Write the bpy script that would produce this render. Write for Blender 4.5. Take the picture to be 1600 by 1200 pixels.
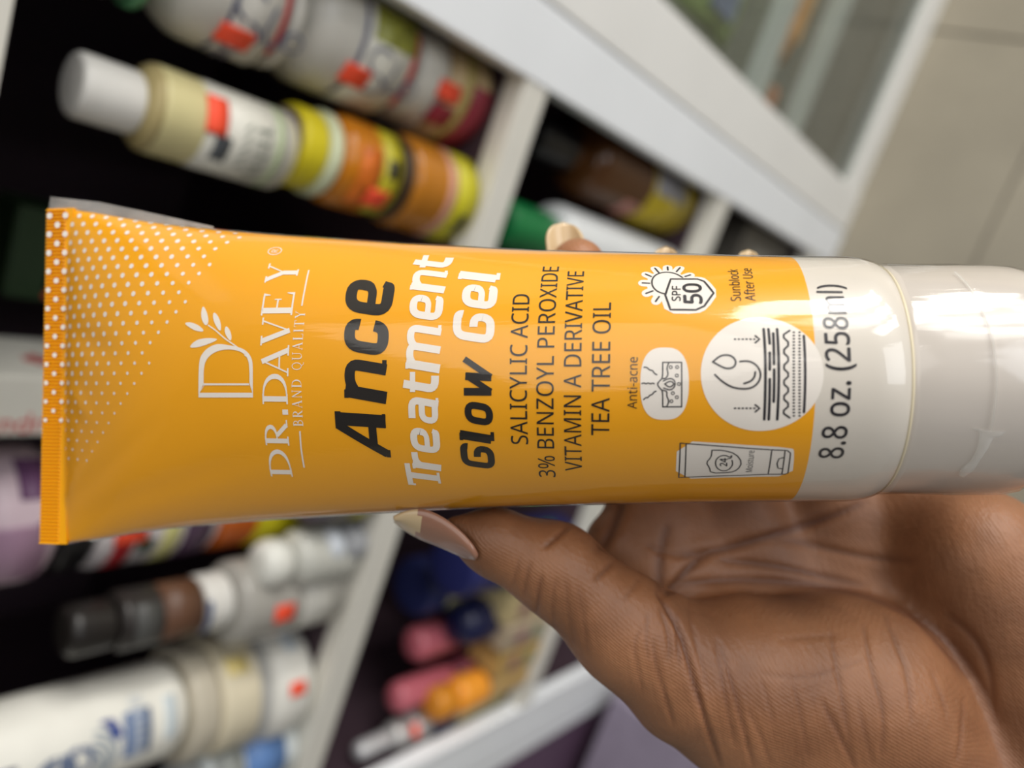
import bpy, bmesh, math, random
import numpy as np
from mathutils import Vector, Matrix

# ------------------------------------------------------------------ scene, camera, light
for o in list(bpy.data.objects): bpy.data.objects.remove(o)
scene = bpy.context.scene
COL = scene.collection
F_PX = 1176.0
_D = np.array([888.0, -50.0, -F_PX]); _D /= np.linalg.norm(_D)
_H = np.array([-1850.0, -5200.0, -F_PX]); _H -= _D*(_H@_D); _H /= np.linalg.norm(_H)
_Z = -_D; _X = -_H; _Y = np.cross(_Z, _X)
CAM_R = np.array([_X, _Y, _Z])              # camera axes -> world
CAM_C = np.array([0.0, 0.0, 1.15])
def w_mm(p):                                 # millimetres in the camera's axes -> world metres
    return CAM_C + (np.asarray(p, float)/1000.0) @ CAM_R.T
cam_d = bpy.data.cameras.new('camera'); cam = bpy.data.objects.new('camera', cam_d); COL.objects.link(cam)
M4 = Matrix([[*CAM_R[0], CAM_C[0]], [*CAM_R[1], CAM_C[1]], [*CAM_R[2], CAM_C[2]], [0, 0, 0, 1]])
cam.matrix_world = M4
cam_d.sensor_width = 36.0; cam_d.sensor_fit = 'HORIZONTAL'; cam_d.lens = F_PX/1600*36
cam_d.clip_start = 0.01; cam_d.clip_end = 50
cam_d.dof.use_dof = True; cam_d.dof.focus_distance = 0.152; cam_d.dof.aperture_fstop = 6.6
scene.camera = cam
vs = scene.view_settings
vs.view_transform = 'Standard'; vs.look = 'None'; vs.gamma = 1.0; vs.use_curve_mapping = False
vs.exposure = 0.0
scene.render.film_transparent = False
scene.cycles.max_bounces = 8; scene.cycles.transparent_max_bounces = 12
scene.cycles.use_denoising = True
scene.cycles.sample_clamp_indirect = 4.0
wd = bpy.data.worlds.new('room_light'); scene.world = wd; wd.use_nodes = True
bg = wd.node_tree.nodes['Background']; bg.inputs[0].default_value = (0.86, 0.90, 1.0, 1); bg.inputs[1].default_value = 0.12
def area(name, loc, target, sx, sy, power, col):
    l = bpy.data.lights.new(name, 'AREA'); l.shape = 'RECTANGLE'; l.size = sx; l.size_y = sy; l.energy = power; l.color = col
    o = bpy.data.objects.new(name, l); COL.objects.link(o); o.location = loc
    d = Vector(target)-Vector(loc); o.rotation_euler = d.to_track_quat('-Z', 'Y').to_euler(); return o
# daylight through the shop front (three panes) and an unseen overhead panel added as soft fill
for y_, pw in ((-0.10, 34), (-0.62, 12), (-1.14, 17)):
    area('window_light', (2.3, y_, 1.45), (0, 0.0, 1.1), 0.36, 1.5, pw, (1.0, 0.97, 0.92))
area('window_light', (1.5, -2.2, 1.7), (0, 0.3, 0.8), 1.5, 1.5, 27, (0.94, 0.97, 1.0))
area('overhead_fill', (0.9, -0.35, 2.75), (0.6, -0.2, 0.4), 1.6, 1.6, 15, (1.0, 0.97, 0.92))

# ------------------------------------------------------------------ helpers
def link(name, me, mats=None, parent=None, smooth=True, flat=False):
    o = bpy.data.objects.new(name, me); COL.objects.link(o)
    if mats is not None:
        for m in (mats if isinstance(mats, (list, tuple)) else [mats]): me.materials.append(m)
    if smooth: me.polygons.foreach_set('use_smooth', [True]*len(me.polygons))
    if parent is not None: o.parent = parent
    return o
def tag(o, label=None, cat=None, group=None, kind=None):
    if label: o['label'] = label
    if cat: o['category'] = cat
    if group: o['group'] = group
    if kind: o['kind'] = kind
    return o
def thing(name, label, cat, loc=(0, 0, 0), group=None, rotz=0.0):
    e = bpy.data.objects.new(name, None); COL.objects.link(e); e.location = loc; e.rotation_euler = (0, 0, rotz); e.empty_display_size = 0.02
    return tag(e, label, cat, group)
def mesh_np(name, V, F):
    me = bpy.data.meshes.new(name); me.from_pydata([tuple(v) for v in V], [], [tuple(f) for f in F]); me.update(); return me
def rgb(r, g, b):                             # sRGB 0-255 -> linear
    f = lambda c: (c/255/12.92) if c/255 <= 0.04045 else ((c/255+0.055)/1.055)**2.4
    return (f(r), f(g), f(b), 1.0)
def mat(name, col, rough=0.45, spec=0.5, metal=0.0, noise=0.0, nscale=40.0, bump=0.0, bscale=200.0, trans=0.0, coat=0.0, ior=1.45, alpha=1.0):
    m = bpy.data.materials.new(name); m.use_nodes = True; nt = m.node_tree; b = nt.nodes['Principled BSDF']
    b.inputs['Base Color'].default_value = col; b.inputs['Roughness'].default_value = rough; b.inputs['Metallic'].default_value = metal
    b.inputs['Specular IOR Level'].default_value = spec; b.inputs['IOR'].default_value = ior
    b.inputs['Transmission Weight'].default_value = trans; b.inputs['Coat Weight'].default_value = coat; b.inputs['Coat Roughness'].default_value = 0.08
    b.inputs['Alpha'].default_value = alpha
    if noise or bump:
        tc = nt.nodes.new('ShaderNodeTexCoord')
    if noise:
        n = nt.nodes.new('ShaderNodeTexNoise'); n.inputs['Scale'].default_value = nscale; n.inputs['Detail'].default_value = 4
        nt.links.new(tc.outputs['Object'], n.inputs['Vector'])
        mp = nt.nodes.new('ShaderNodeMapRange'); mp.inputs[1].default_value = 0.3; mp.inputs[2].default_value = 0.7; mp.inputs[3].default_value = 1-noise; mp.inputs[4].default_value = 1+noise*0.5
        mx = nt.nodes.new('ShaderNodeMix'); mx.data_type = 'RGBA'; mx.blend_type = 'MULTIPLY'; mx.inputs[0].default_value = 1; mx.inputs[6].default_value = col
        nt.links.new(n.outputs[0], mp.inputs[0]); nt.links.new(mp.outputs[0], mx.inputs[7]); nt.links.new(mx.outputs[2], b.inputs['Base Color'])
    if bump:
        n2 = nt.nodes.new('ShaderNodeTexNoise'); n2.inputs['Scale'].default_value = bscale; n2.inputs['Detail'].default_value = 3
        nt.links.new(tc.outputs['Object'], n2.inputs['Vector'])
        bp = nt.nodes.new('ShaderNodeBump'); bp.inputs['Strength'].default_value = bump; bp.inputs['Distance'].default_value = 0.001
        nt.links.new(n2.outputs[0], bp.inputs['Height']); nt.links.new(bp.outputs[0], b.inputs['Normal'])
    return m
_mc = {}
def cm(r, g, b, rough=0.4, **k):              # cached colour material
    key = (r, g, b, rough, tuple(sorted(k.items())))
    if key not in _mc: _mc[key] = mat('coloured_plastic', rgb(r, g, b), rough, noise=k.pop('noise', 0.06), **k)
    return _mc[key]
def sheet_ior(nt, fr_, ior=1.5):             # thin clear sheet: same reflection from both faces
    g = nt.nodes.new('ShaderNodeNewGeometry'); a = nt.nodes.new('ShaderNodeMath'); a.operation = 'MULTIPLY_ADD'
    a.inputs[1].default_value = 1/ior-ior; a.inputs[2].default_value = ior
    nt.links.new(g.outputs['Backfacing'], a.inputs[0]); nt.links.new(a.outputs[0], fr_.inputs[0])
def box(x0, x1, y0, y1, z0, z1, bev=0.0):
    bm = bmesh.new(); bmesh.ops.create_cube(bm, size=1.0)
    for v in bm.verts: v.co = Vector((x0+(v.co.x+.5)*(x1-x0), y0+(v.co.y+.5)*(y1-y0), z0+(v.co.z+.5)*(z1-z0)))
    if bev: bmesh.ops.bevel(bm, geom=list(bm.edges), offset=bev, segments=2, affect='EDGES', profile=0.6)
    me = bpy.data.meshes.new('box'); bm.to_mesh(me); bm.free(); return me

# ------------------------------------------------------------------ the shop: floor, cabinets
M_FLOOR = mat('floor_tile', rgb(152, 144, 127), 0.28, noise=0.10, nscale=9.0)
M_GROUT = mat('tile_joint', rgb(120, 113, 102), 0.8)
M_WALL = mat('wall_paint', rgb(170, 166, 156), 0.8, noise=0.03)
M_WHITE = mat('white_laminate', rgb(244, 247, 250), 0.38, noise=0.03, nscale=12.0)
M_CREAM = mat('cream_laminate', rgb(240, 239, 235), 0.4, noise=0.03, nscale=12.0)
M_EDGE = mat('shelf_edge_band', rgb(226, 223, 213), 0.42, noise=0.03)
M_BACK = mat('aubergine_back_board', rgb(78, 62, 72), 0.6, noise=0.12, nscale=6.0)
M_BOARD = mat('dark_brown_purple_board', rgb(72, 56, 64), 0.45, noise=0.12, nscale=6.0)
M_PURPLE = mat('purple_board', rgb(96, 72, 94), 0.45, noise=0.10, nscale=6.0)
fl = link('floor', box(-3.0, 3.0, -2.5, 2.5, -0.06, -0.004), M_GROUT, smooth=False); tag(fl, kind='structure')
_T = 0.40
for i in range(-1, 5):
    for j in range(-1, 3):
        x0, y0 = i*_T+0.02, j*_T-0.22
        t = link('tile', box(x0+.0015, x0+_T-.0015, y0+.0015, y0+_T-.0015, -0.005, 0.0, 0.0008), M_FLOOR, fl, smooth=False)
wl_ = link('shade_wall_left', box(-1.75, -1.65, -2.5, 0.76, 0, 2.8), M_WALL, smooth=False); tag(wl_, kind='structure')  # out-of-view wall added to block ambient light from the left
wl = link('wall_back', box(-3.0, 3.0, 0.76, 0.86, 0, 2.8), M_WALL, smooth=False); tag(wl, kind='structure')

YF = 0.35                                      # front plane of the cabinets
Z_SH = [1.066, 0.755, 0.418, 0.09]             # tops of the shelf boards
def cabinet(name, label, x0, x1, sl, sr, shelves, back, side, H=1.45, rail=0.045, fr=None):
    e = thing(name, label, 'cabinet', ((x0+x1)/2, 0.55, 0.0))
    def P(nm, me, m, sm=False):
        o = link(nm, me, m, e, smooth=sm); o.location = (-(x0+x1)/2, -0.55, 0); return o
    P('side_panel', box(x0, x0+0.018, YF+0.018, 0.75, 0.0, H), side)
    P('side_panel', box(x1-0.018, x1, YF+0.018, 0.75, 0.0, H), side)
    P('back_panel', box(x0+0.018, x1-0.018, 0.735, 0.75, 0.0, H), back)
    P('front_stile', box(x0, x0+sl, YF, YF+0.018, 0.0, H, 0.0012), fr or M_WHITE)
    P('front_stile', box(x1-sr, x1, YF, YF+0.018, 0.0, H, 0.0012), fr or M_WHITE)
    P('plinth', box(x0+sl, x1-sr, YF+0.002, YF+0.018, 0.0, rail), fr or M_WHITE)
    return e, P
eA, PA = cabinet('shelf_unit', 'open white shelf unit with dark back holding the stacked bottles', -0.575, 0.132, 0.034, 0.046, Z_SH, M_BACK, M_BOARD)
for z in Z_SH:
    PA('shelf', box(-0.557, 0.114, YF+0.02, 0.735, z-0.020, z), M_BOARD)
    PA('shelf_edge', box(-0.541, 0.086, YF+0.001, YF+0.02, z-0.024, z, 0.001), M_EDGE)

# ------------------------------------------------------------------ stock on the shelves
def ray_plane(px, py, z):                      # where the line of sight through a pixel meets the height z
    r = CAM_R@np.array([(px-800)/F_PX, -(py-600)/F_PX, -1.0]); t = (z-CAM_C[2])/r[2]
    return CAM_C+t*r, t
def height_at(px, py, x, y):                   # height on the upright line (x, y) seen nearest to a pixel
    r = CAM_R@np.array([(px-800)/F_PX, -(py-600)/F_PX, -1.0]); d = r[:2]; t = (np.array([x, y])@d)/(d@d)
    return CAM_C[2]+t*r[2]
def lathe(prof, seg=40, caps=True):
    V, F = [], []
    n = len(prof)
    for r, z in prof:
        for k in range(seg):
            a = 2*math.pi*k/seg; V.append((r*math.cos(a), r*math.sin(a), z))
    for i in range(n-1):
        for k in range(seg):
            k2 = (k+1) % seg; F.append((i*seg+k, i*seg+k2, (i+1)*seg+k2, (i+1)*seg+k))
    if caps:
        F.append(tuple(range(seg-1, -1, -1))); F.append(tuple((n-1)*seg+k for k in range(seg)))
    return mesh_np('lathe', V, F)
def round_prof(r, h, c=0.004, ct=None, z0=0.0):
    ct = c if ct is None else ct; P = []
    for k in range(5):
        a = math.pi/2*k/4; P.append((r-c+c*math.sin(a), z0+c-c*math.cos(a)))
    for k in range(6):
        a = math.pi/2*k/5; P.append((r-ct+ct*math.cos(a), z0+h-ct+ct*math.sin(a)))
    return P
def band(r, z0, z1, a0, a1, seg=24, th=0.0006):    # curved label or sticker wrapped on a round container
    V, F = [], []
    for j, z in enumerate((z0, z1)):
        for k in range(seg+1):
            a = a0+(a1-a0)*k/seg
            V.append(((r+th)*math.cos(a), (r+th)*math.sin(a), z)); V.append(((r-0.0003)*math.cos(a), (r-0.0003)*math.sin(a), z))
    n = 2*(seg+1)
    for k in range(seg):
        a, b, c, d = 2*k, 2*k+2, n+2*k+2, n+2*k
        F.append((a, b, c, d)); F.append((a+1, d+1, c+1, b+1)); F.append((a, a+1, b+1, b)); F.append((d, c, c+1, d+1))
    F.append((0, n, n+1, 1)); F.append((n-2, n-1, 2*n-1, 2*n-2))
    return mesh_np('band', V, F)
def stroke_wrap(strokes, r, zc, ac, th=0.0012):     # pen strokes (x around, y up, width; mm) wrapped on a round container
    V, F = [], []
    for pts, w in strokes:
        P, L, Rr = ribbon([(x, y) for x, y in pts], w, 2.0)
        for side in (L, Rr):
            pass
        b = len(V)
        for q in list(L)+list(Rr):
            a = ac + q[0]/1000.0/r
            V.append(((r+th)*math.cos(a), (r+th)*math.sin(a), zc+q[1]/1000.0))
        n = len(L)
        for k in range(n-1): F.append((b+k, b+k+1, b+n+k+1, b+n+k))
    return mesh_np('strokes', V, F)
def ribbon(pts, w, step=0.6):
    """polyline -> centre, left and right edges, resampled; w may be a number or a list per input point"""
    P = np.array(pts, float); W = np.full(len(P), float(w)) if np.isscalar(w) else np.interp(np.linspace(0, 1, len(P)), np.linspace(0, 1, len(w)), w)
    seg = np.hypot(*np.diff(P, axis=0).T); L = np.concatenate([[0], np.cumsum(seg)])
    q = [0.0]
    for i in range(len(seg)):
        n = max(1, int(math.ceil(seg[i]/step)))
        q += list(L[i]+seg[i]*np.arange(1, n+1)/n)
    q = np.array(q); X = np.interp(q, L, P[:, 0]); Y = np.interp(q, L, P[:, 1]); w_ = np.interp(q, L, W)
    T = np.stack([np.gradient(X), np.gradient(Y)], 1); T /= np.linalg.norm(T, axis=1, keepdims=True)+1e-12
    N = np.stack([-T[:, 1], T[:, 0]], 1); C = np.stack([X, Y], 1)
    return C, C+N*w_[:, None]/2, C-N*w_[:, None]/2
STOCK = []; BELOW = {}
def front_angle(x, y): return math.atan2(-y, -x)
def place(bx, by, z):
    p, t = ray_plane(bx, by, z); return p[0], p[1], t
def build(name, label, cat, B, T, W, z0, segs, group=None, stickers=(), labels=(), strokes=(), ymin=None):
    """B, T: where the axis foot and top stand in view; W: diameter seen; segs: (part, f0, f1, radius factor, corner, material) by fraction of height"""
    x, y, t = place(B[0], B[1], z0)
    h = height_at(T[0], T[1], x, y)-z0
    mx, my = (B[0]+T[0])/2, (B[1]+T[1])/2
    mid = np.array([x, y, z0+h/2]); c = CAM_R.T@(mid-CAM_C); r = W/2*(-c[2])/F_PX
    if z0 in BELOW:                            # standing on another piece: keep over it
        qx, qy = BELOW[z0]; d = math.hypot(x-qx, y-qy); k = min(1.0, 0.010/max(d, 1e-6)); x, y = qx+(x-qx)*k, qy+(y-qy)*k
    else:
        y2 = min(max(y, YF+0.003+r), 0.733-r); k = (y2/y); x, y = x*k, y2
        if x+r > 0.084 or x-r < -0.539: y = max(y, YF+0.022+r)
    if z0 > 0.3: x = min(max(x, -0.556+r), 0.1125-r)
    BELOW[z0+h] = (x, y)
    e = thing(name, label, cat, (x, y, z0), group); a0 = front_angle(x, y)
    for nm, f0, f1, rf, cr, m in segs:
        me = lathe(round_prof(r*rf, h*(f1-f0), min(cr, 0.45*h*(f1-f0), 0.9*r*rf), z0=h*f0)) if not isinstance(rf, (list, tuple)) else lathe([(r*q, h*(f0+(f1-f0)*s)) for q, s in rf])
        link(nm, me, m, e)
    for nm, f0, f1, rr, da0, da1, m in labels:
        link(nm, band(r*rr, h*f0, h*f1, a0+math.radians(da0), a0+math.radians(da1)), m, e)
    for f, da, hw, hh, rr in stickers:
        s = link('price_sticker', band(r*rr+0.0008, h*f-hh, h*f+hh, a0+math.radians(da)-hw/r, a0+math.radians(da)+hw/r, 8), M_STICK, e)
    for nm, st, f, da, rr, m in strokes:
        link(nm, stroke_wrap(st, r*rr, h*f, a0+math.radians(da)), m, e)
    STOCK.append((name, round(x, 3), round(y, 3), round(z0, 3), round(h, 3), round(r, 3)))
    return z0+h, x, y, r
M_STICK = mat('orange_sticker', rgb(250, 84, 52), 0.6)
M_JAR = mat('frosted_white_plastic', rgb(200, 197, 188), 0.35, noise=0.04)
M_CLEAR = mat('clear_plastic', rgb(205, 205, 200), 0.12, trans=0.6, ior=1.3, noise=0.05)
M_NAVY = cm(34, 38, 84); M_BLK = cm(28, 27, 28, 0.3)
Z1 = Z_SH[1]+0.0006; Z2 = Z_SH[2]+0.0006; Z3 = Z_SH[3]+0.0006
def arc_pts(cx, cy, rx, ry, a0, a1, n=14): return [(cx+rx*math.cos(math.radians(a0+(a1-a0)*k/n)), cy+ry*math.sin(math.radians(a0+(a1-a0)*k/n))) for k in range(n+1)]
SWIRL = [(arc_pts(-6, 6, 8, 7, 40, 260), 1.8), (arc_pts(-6, -7, 9, 6, 80, -140), 1.8), ([(6, 10), (4, -2), (8, -9), (13, -6), (15, 2)], 1.6), (arc_pts(20, -2, 5, 5, 0, 350), 1.5)]
E1 = [(' ', 0, 0)]
# stack of big tan and white jars, topmost row in view
z, *_ = build('cosmetic_jar', 'tan and maroon patterned jar under two big white jars', 'jar', (772, 176), (688, 132), 176, Z1,
    [('jar_body', 0, .80, 1.0, .008, cm(196, 172, 130)), ('lid', .80, 1.0, .97, .004, M_JAR)], 'big jars stacked at the right of the shelf',
    stickers=[(.80, 2, .0055, .010, 1.0)], labels=[('maroon_band', .08, .42, 1.0, -60, 20, cm(140, 44, 58)), ('maroon_patch', .55, .92, 1.0, -34, -12, cm(150, 40, 58)), ('olive_band', .42, .55, 1.0, -60, 60, cm(176, 160, 92))])
z, *_ = build('cosmetic_jar', 'big white jar with blue script, green leaf print and red arc', 'jar', (676, 133), (444, 62), 188, z,
    [('lid', 0, .18, .90, .004, M_JAR), ('jar_body', .18, .95, 1.0, .018, M_JAR), ('neck', .95, 1.0, .80, .001, M_JAR)], 'big jars stacked at the right of the shelf',
    stickers=[(.60, -24, .006, .009, 1.0)], labels=[('leaf_print', .28, .58, 1.0, 14, 50, cm(150, 152, 60, noise=.5, nscale=120.0)), ('red_arc', .26, .30, 1.0, -38, 40, cm(176, 40, 44)), ('blue_line', .62, .645, 1.0, -60, 50, cm(70, 74, 110)), ('white_band', .30, .62, .999, -70, 70, cm(214, 212, 200))],
    strokes=[('script_print', [([(y, -x) for x, y in p], w) for p, w in SWIRL], .44, -12, 1.0, cm(104, 108, 128))])
z, *_ = build('cosmetic_jar', 'second big white jar with blue script and red arc, higher in its stack', 'jar', (446, 62), (222, -6), 196, z,
    [('lid', 0, .10, .92, .003, M_JAR), ('jar_body', .10, .93, 1.0, .022, M_JAR), ('neck', .93, 1.0, .62, .001, cm(86, 78, 50))], 'big jars stacked at the right of the shelf',
    stickers=[(.44, -34, .0055, .009, 1.0)], labels=[('red_arc', .16, .20, 1.0, -38, 40, cm(176, 40, 44)), ('blue_line', .52, .545, 1.0, -70, 50, cm(60, 64, 100)), ('white_band', .20, .52, .999, -70, 70, cm(208, 205, 196))],
    strokes=[('script_print', [([(y, -x) for x, y in p], w) for p, w in SWIRL], .34, -12, 1.0, cm(104, 108, 128)), ('badge_print', [(arc_pts(-5, 0, 3, 4, 0, 350), 3), (arc_pts(5, 0, 3, 4, 0, 350), 3)], .42, -56, 1.0, cm(110, 106, 118))])
z, *_ = build('lotion_bottle', 'pale bottle with a green collar standing on the big jars', 'bottle', (232, -2), (70, -50), 150, z,
    [('collar', 0, .16, .98, .002, cm(86, 150, 106)), ('bottle_body', .16, 1.0, 1.0, .012, cm(196, 188, 190))], labels=[('grey_print', .26, .60, 1.0, -50, 10, cm(128, 122, 128, noise=.4, nscale=150.0))])
# lotion bottle on two amber tubs
z, *_ = build('hair_tub', 'amber tub with a yellow base label, lowest under the lotion bottle', 'jar', (700, 310), (590, 272), 140, Z1,
    [('tub_body', 0, .88, 1.0, .006, cm(176, 112, 32, .2)), ('lid', .88, 1.0, .93, .003, cm(60, 44, 26))], 'amber tubs under the lotion bottle',
    labels=[('yellow_label', .02, .34, 1.0, -75, 75, cm(192, 184, 34)), ('pink_band', .36, .46, 1.0, -75, 75, cm(204, 150, 130)), ('black_print', .08, .22, 1.003, -46, -14, M_BLK)])
z, *_ = build('hair_tub', 'amber tub with a yellow screw lid, directly under the lotion bottle', 'jar', (586, 272), (428, 232), 142, z,
    [('tub_body', 0, .60, 1.0, .010, cm(190, 116, 24, .2)), ('neck_ring', .60, .72, .92, .003, cm(206, 212, 178)), ('lid', .72, .95, .84, .003, cm(212, 196, 36)), ('lid_top', .95, 1.0, .70, .001, cm(64, 44, 92))], 'amber tubs under the lotion bottle',
    stickers=[(.20, -30, .006, .008, 1.004)], labels=[('yellow_label', .03, .24, 1.0, -60, 70, cm(186, 176, 40)), ('orange_print', .24, .46, 1.0, -50, 30, cm(214, 110, 30, noise=.5, nscale=150.0)), ('black_print', .06, .18, 1.003, 0, 24, M_BLK)])
z, *_ = build('lotion_bottle', 'cream lotion bottle with a white screw cap and pale green label', 'bottle', (434, 236), (105, 160), 132, z,
    [('bottle_body', 0, .70, 1.0, .003, cm(208, 198, 146)), ('shoulder', .695, .745, [(.99, 0), (.9, .5), (.66, 1)], 0, cm(176, 160, 112)), ('cap', .735, 1.0, .70, .003, cm(226, 224, 218))],
    stickers=[(.46, 20, .009, .0055, 1.006)], labels=[('white_label', .04, .50, 1.0, -80, 80, cm(222, 220, 208)), ('dark_oval', .37, .45, 1.004, -40, -4, cm(84, 88, 92)), ('green_band', .10, .14, 1.004, -80, 80, cm(176, 190, 150))],
    strokes=[('letters', [([(-14+k*6, 4), (-14+k*6, -4), (-11+k*6, -4)], 1.6) for k in range(5)]+[([(-12+k*5, 10), (-9+k*5, 7)], 1.2) for k in range(5)], .22, -8, 1.004, cm(120, 128, 116))])
# purple-labelled jars, dark lid between
z, *_ = build('hair_tub', 'yellow labelled orange tub, lowest of the stack below the tube', 'jar', (474, 752), (304, 772), 176, Z1,
    [('tub_body', 0, .98, 1.0, .006, cm(196, 96, 30, .25)), ('rim', .98, 1.0, .9, .001, cm(210, 150, 120))], 'striped tubs stacked below the tube',
    labels=[('yellow_label', .04, .70, 1.0, -80, 80, cm(206, 196, 30, noise=.25, nscale=90.0))])
z, *_ = build('hair_tub', 'purple and white tub banded with red, middle of the stack below the tube', 'jar', (304, 772), (112, 792), 190, z,
    [('tub_body', 0, .98, 1.0, .006, cm(222, 214, 214)), ('rim', .98, 1.0, .9, .001, M_BLK)], 'striped tubs stacked below the tube',
    stickers=[(.76, -30, .007, .010, 1.006)],
    labels=[('purple_band', .08, .32, 1.0, -85, 85, cm(84, 62, 84)), ('yellow_band', .36, .50, 1.0, -85, 85, cm(222, 218, 144)), ('red_band', .72, .86, 1.0, -85, 85, cm(190, 44, 50)), ('green_mark', .56, .68, 1.0, -54, -38, cm(60, 88, 66))])
z, *_ = build('hair_tub', 'tub with a purple and pink label and a black lid', 'jar', (112, 792), (-70, 812), 216, z,
    [('lid', 0, .30, .96, .004, M_BLK), ('tub_body', .30, 1.0, 1.0, .014, cm(218, 196, 206))], 'striped tubs stacked below the tube',
    labels=[('purple_panel', .44, .70, 1.0, 8, 46, cm(118, 78, 118)), ('purple_panel', .44, .56, 1.0, -24, -10, cm(100, 52, 104)), ('mauve_panel', .46, .98, 1.001, -66, -12, cm(170, 136, 160))])
z, *_ = build('cosmetic_jar', 'small jar with a grey and olive label beside the shelf edge below the tube', 'jar', (566, 748), (478, 758), 128, Z1,
    [('jar_body', 0, .75, 1.0, .005, cm(128, 122, 112, .2)), ('lid', .75, 1.0, .95, .003, cm(92, 84, 96))], stickers=[(.62, -30, .006, .006, 1.005)], labels=[('olive_label', .15, .5, 1.0, -70, 70, cm(168, 164, 90))])
z, *_ = build('cosmetic_jar', 'small silvery jar next to the clear domed jar', 'jar', (604, 838), (548, 850), 62, Z1,
    [('jar_body', 0, .55, 1.0, .004, cm(150, 152, 156, .15)), ('lid', .55, 1.0, .9, .010, cm(206, 212, 220, .15))])
z, *_ = build('cosmetic_jar', 'clear jar with a rounded white lid below the striped tubs', 'jar', (556, 856), (412, 888), 92, Z1,
    [('jar_body', 0, .70, 1.0, .012, cm(188, 188, 180, .15)), ('lid', .70, 1.0, .8, .010, cm(222, 222, 214, .15))])
z, *_ = build('cosmetic_jar', 'grey frosted jar with an orange price sticker, behind the beige jars', 'jar', (512, 908), (344, 936), 124, Z1,
    [('jar_body', 0, 1.0, 1.0, .008, cm(160, 157, 150, .2))], stickers=[(.66, -30, .006, .008, 1.005)], labels=[('pale_label', .12, .48, 1.0, -70, 70, cm(196, 194, 186, noise=.2, nscale=120.0))])
z, *_ = build('oil_bottle', 'dark brown bottle with a white base ring standing on the grey jar', 'bottle', (344, 936), (96, 992), 96, z,
    [('white_base', 0, .20, 1.0, .003, cm(216, 214, 208)), ('bottle_body', .20, .72, .96, .004, cm(46, 42, 40, .3)), ('cap', .72, 1.0, .80, .006, cm(36, 33, 31, .3))], labels=[('brown_label', .22, .48, .97, -70, 70, cm(98, 68, 50)), ('grey_label', .50, .66, .97, -50, 20, cm(76, 76, 74)), ('blue_line', .17, .20, 1.0, -80, 0, cm(60, 84, 128))])
# big white bottle with blue print on two pale jars
z, *_ = build('cosmetic_jar', 'white jar with an orange price sticker, lowest of the pale stack', 'jar', (520, 1022), (424, 1044), 196, Z1,
    [('jar_body', 0, .80, 1.0, .016, cm(222, 220, 212)), ('lid', .80, 1.0, .96, .003, cm(176, 176, 174))], 'pale jars under the big white bottle',
    stickers=[(.42, -20, .005, .007, 1.005)], labels=[('blue_smudge', .30, .5, 1.0, 14, 36, cm(196, 204, 210))])
z, *_ = build('cosmetic_jar', 'beige jar with a cream label, under the big white bottle', 'jar', (424, 1044), (318, 1066), 190, z,
    [('jar_body', 0, .60, 1.0, .004, cm(214, 204, 178)), ('lid', .60, 1.0, .95, .005, cm(190, 182, 164))], 'pale jars under the big white bottle', labels=[('yellow_flower', .18, .5, 1.0, 8, 26, cm(226, 206, 134))])
BLUE = cm(74, 100, 156)
z, *_ = build('body_lotion_bottle', 'big white bottle printed with blue scrolls and lettering', 'bottle', (324, 1064), (-90, 1172), 172, z,
    [('bottle_body', 0, 1.0, 1.0, .016, cm(236, 234, 224))],
    labels=[('blue_panel', .215, .33, 1.0, -46, 4, cm(92, 118, 162, noise=.3, nscale=120.0)), ('pale_band', .10, .15, 1.0, -40, 10, cm(200, 210, 214)), ('navy_panel', .74, .90, 1.0, -60, -14, cm(62, 78, 124, noise=.3, nscale=120.0))],
    strokes=[('scroll_print', [(arc_pts(-3-2*k, 0, 16-2*k, 20-3*k, 200, 340), 1.3) for k in range(4)], .50, -26, 1.0, cm(140, 156, 172)),
             ('scroll_print', [(arc_pts(0, 0, 9-2.2*k, 11-2.4*k, 0, 350), 1.7) for k in range(3)]+[(arc_pts(2, -12, 8, 8, 0, 350), 3.2)], .60, -34, 1.0, cm(92, 108, 140)),
             ('lettering', [([(-16+5*k, -4), (-16+5*k, 4), (-13+5*k, 4), (-13+5*k, -4)], 1.0) for k in range(8)], .27, -20, 1.003, cm(214, 220, 226)),
             ('blue_wedge', [([(-6, 0), (4, 4), (6, 10)], [7, 5, 1])], .36, -8, 1.0, cm(48, 70, 140))])
z, *_ = build('lotion_bottle', 'small white bottle with a blue band at the shelf edge', 'bottle', (482, 1140), (300, 1196), 98, Z1,
    [('bottle_body', 0, .84, 1.0, .008, cm(206, 212, 212)), ('cap', .84, 1.0, .8, .004, cm(160, 162, 160))], labels=[('blue_band', .16, .52, 1.0, -80, 80, cm(96, 132, 186)), ('grey_print', .54, .78, 1.0, -60, 40, cm(160, 164, 160, noise=.45, nscale=130.0))])
z, *_ = build('cosmetic_jar', 'grey domed jar under the big white bottle, at the photo bottom', 'jar', (420, 1240), (262, 1196), 90, Z1,
    [('jar_body', 0, .7, 1.0, .008, cm(110, 108, 84)), ('lid', .7, 1.0, 1.0, .016, cm(186, 184, 176))])
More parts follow.
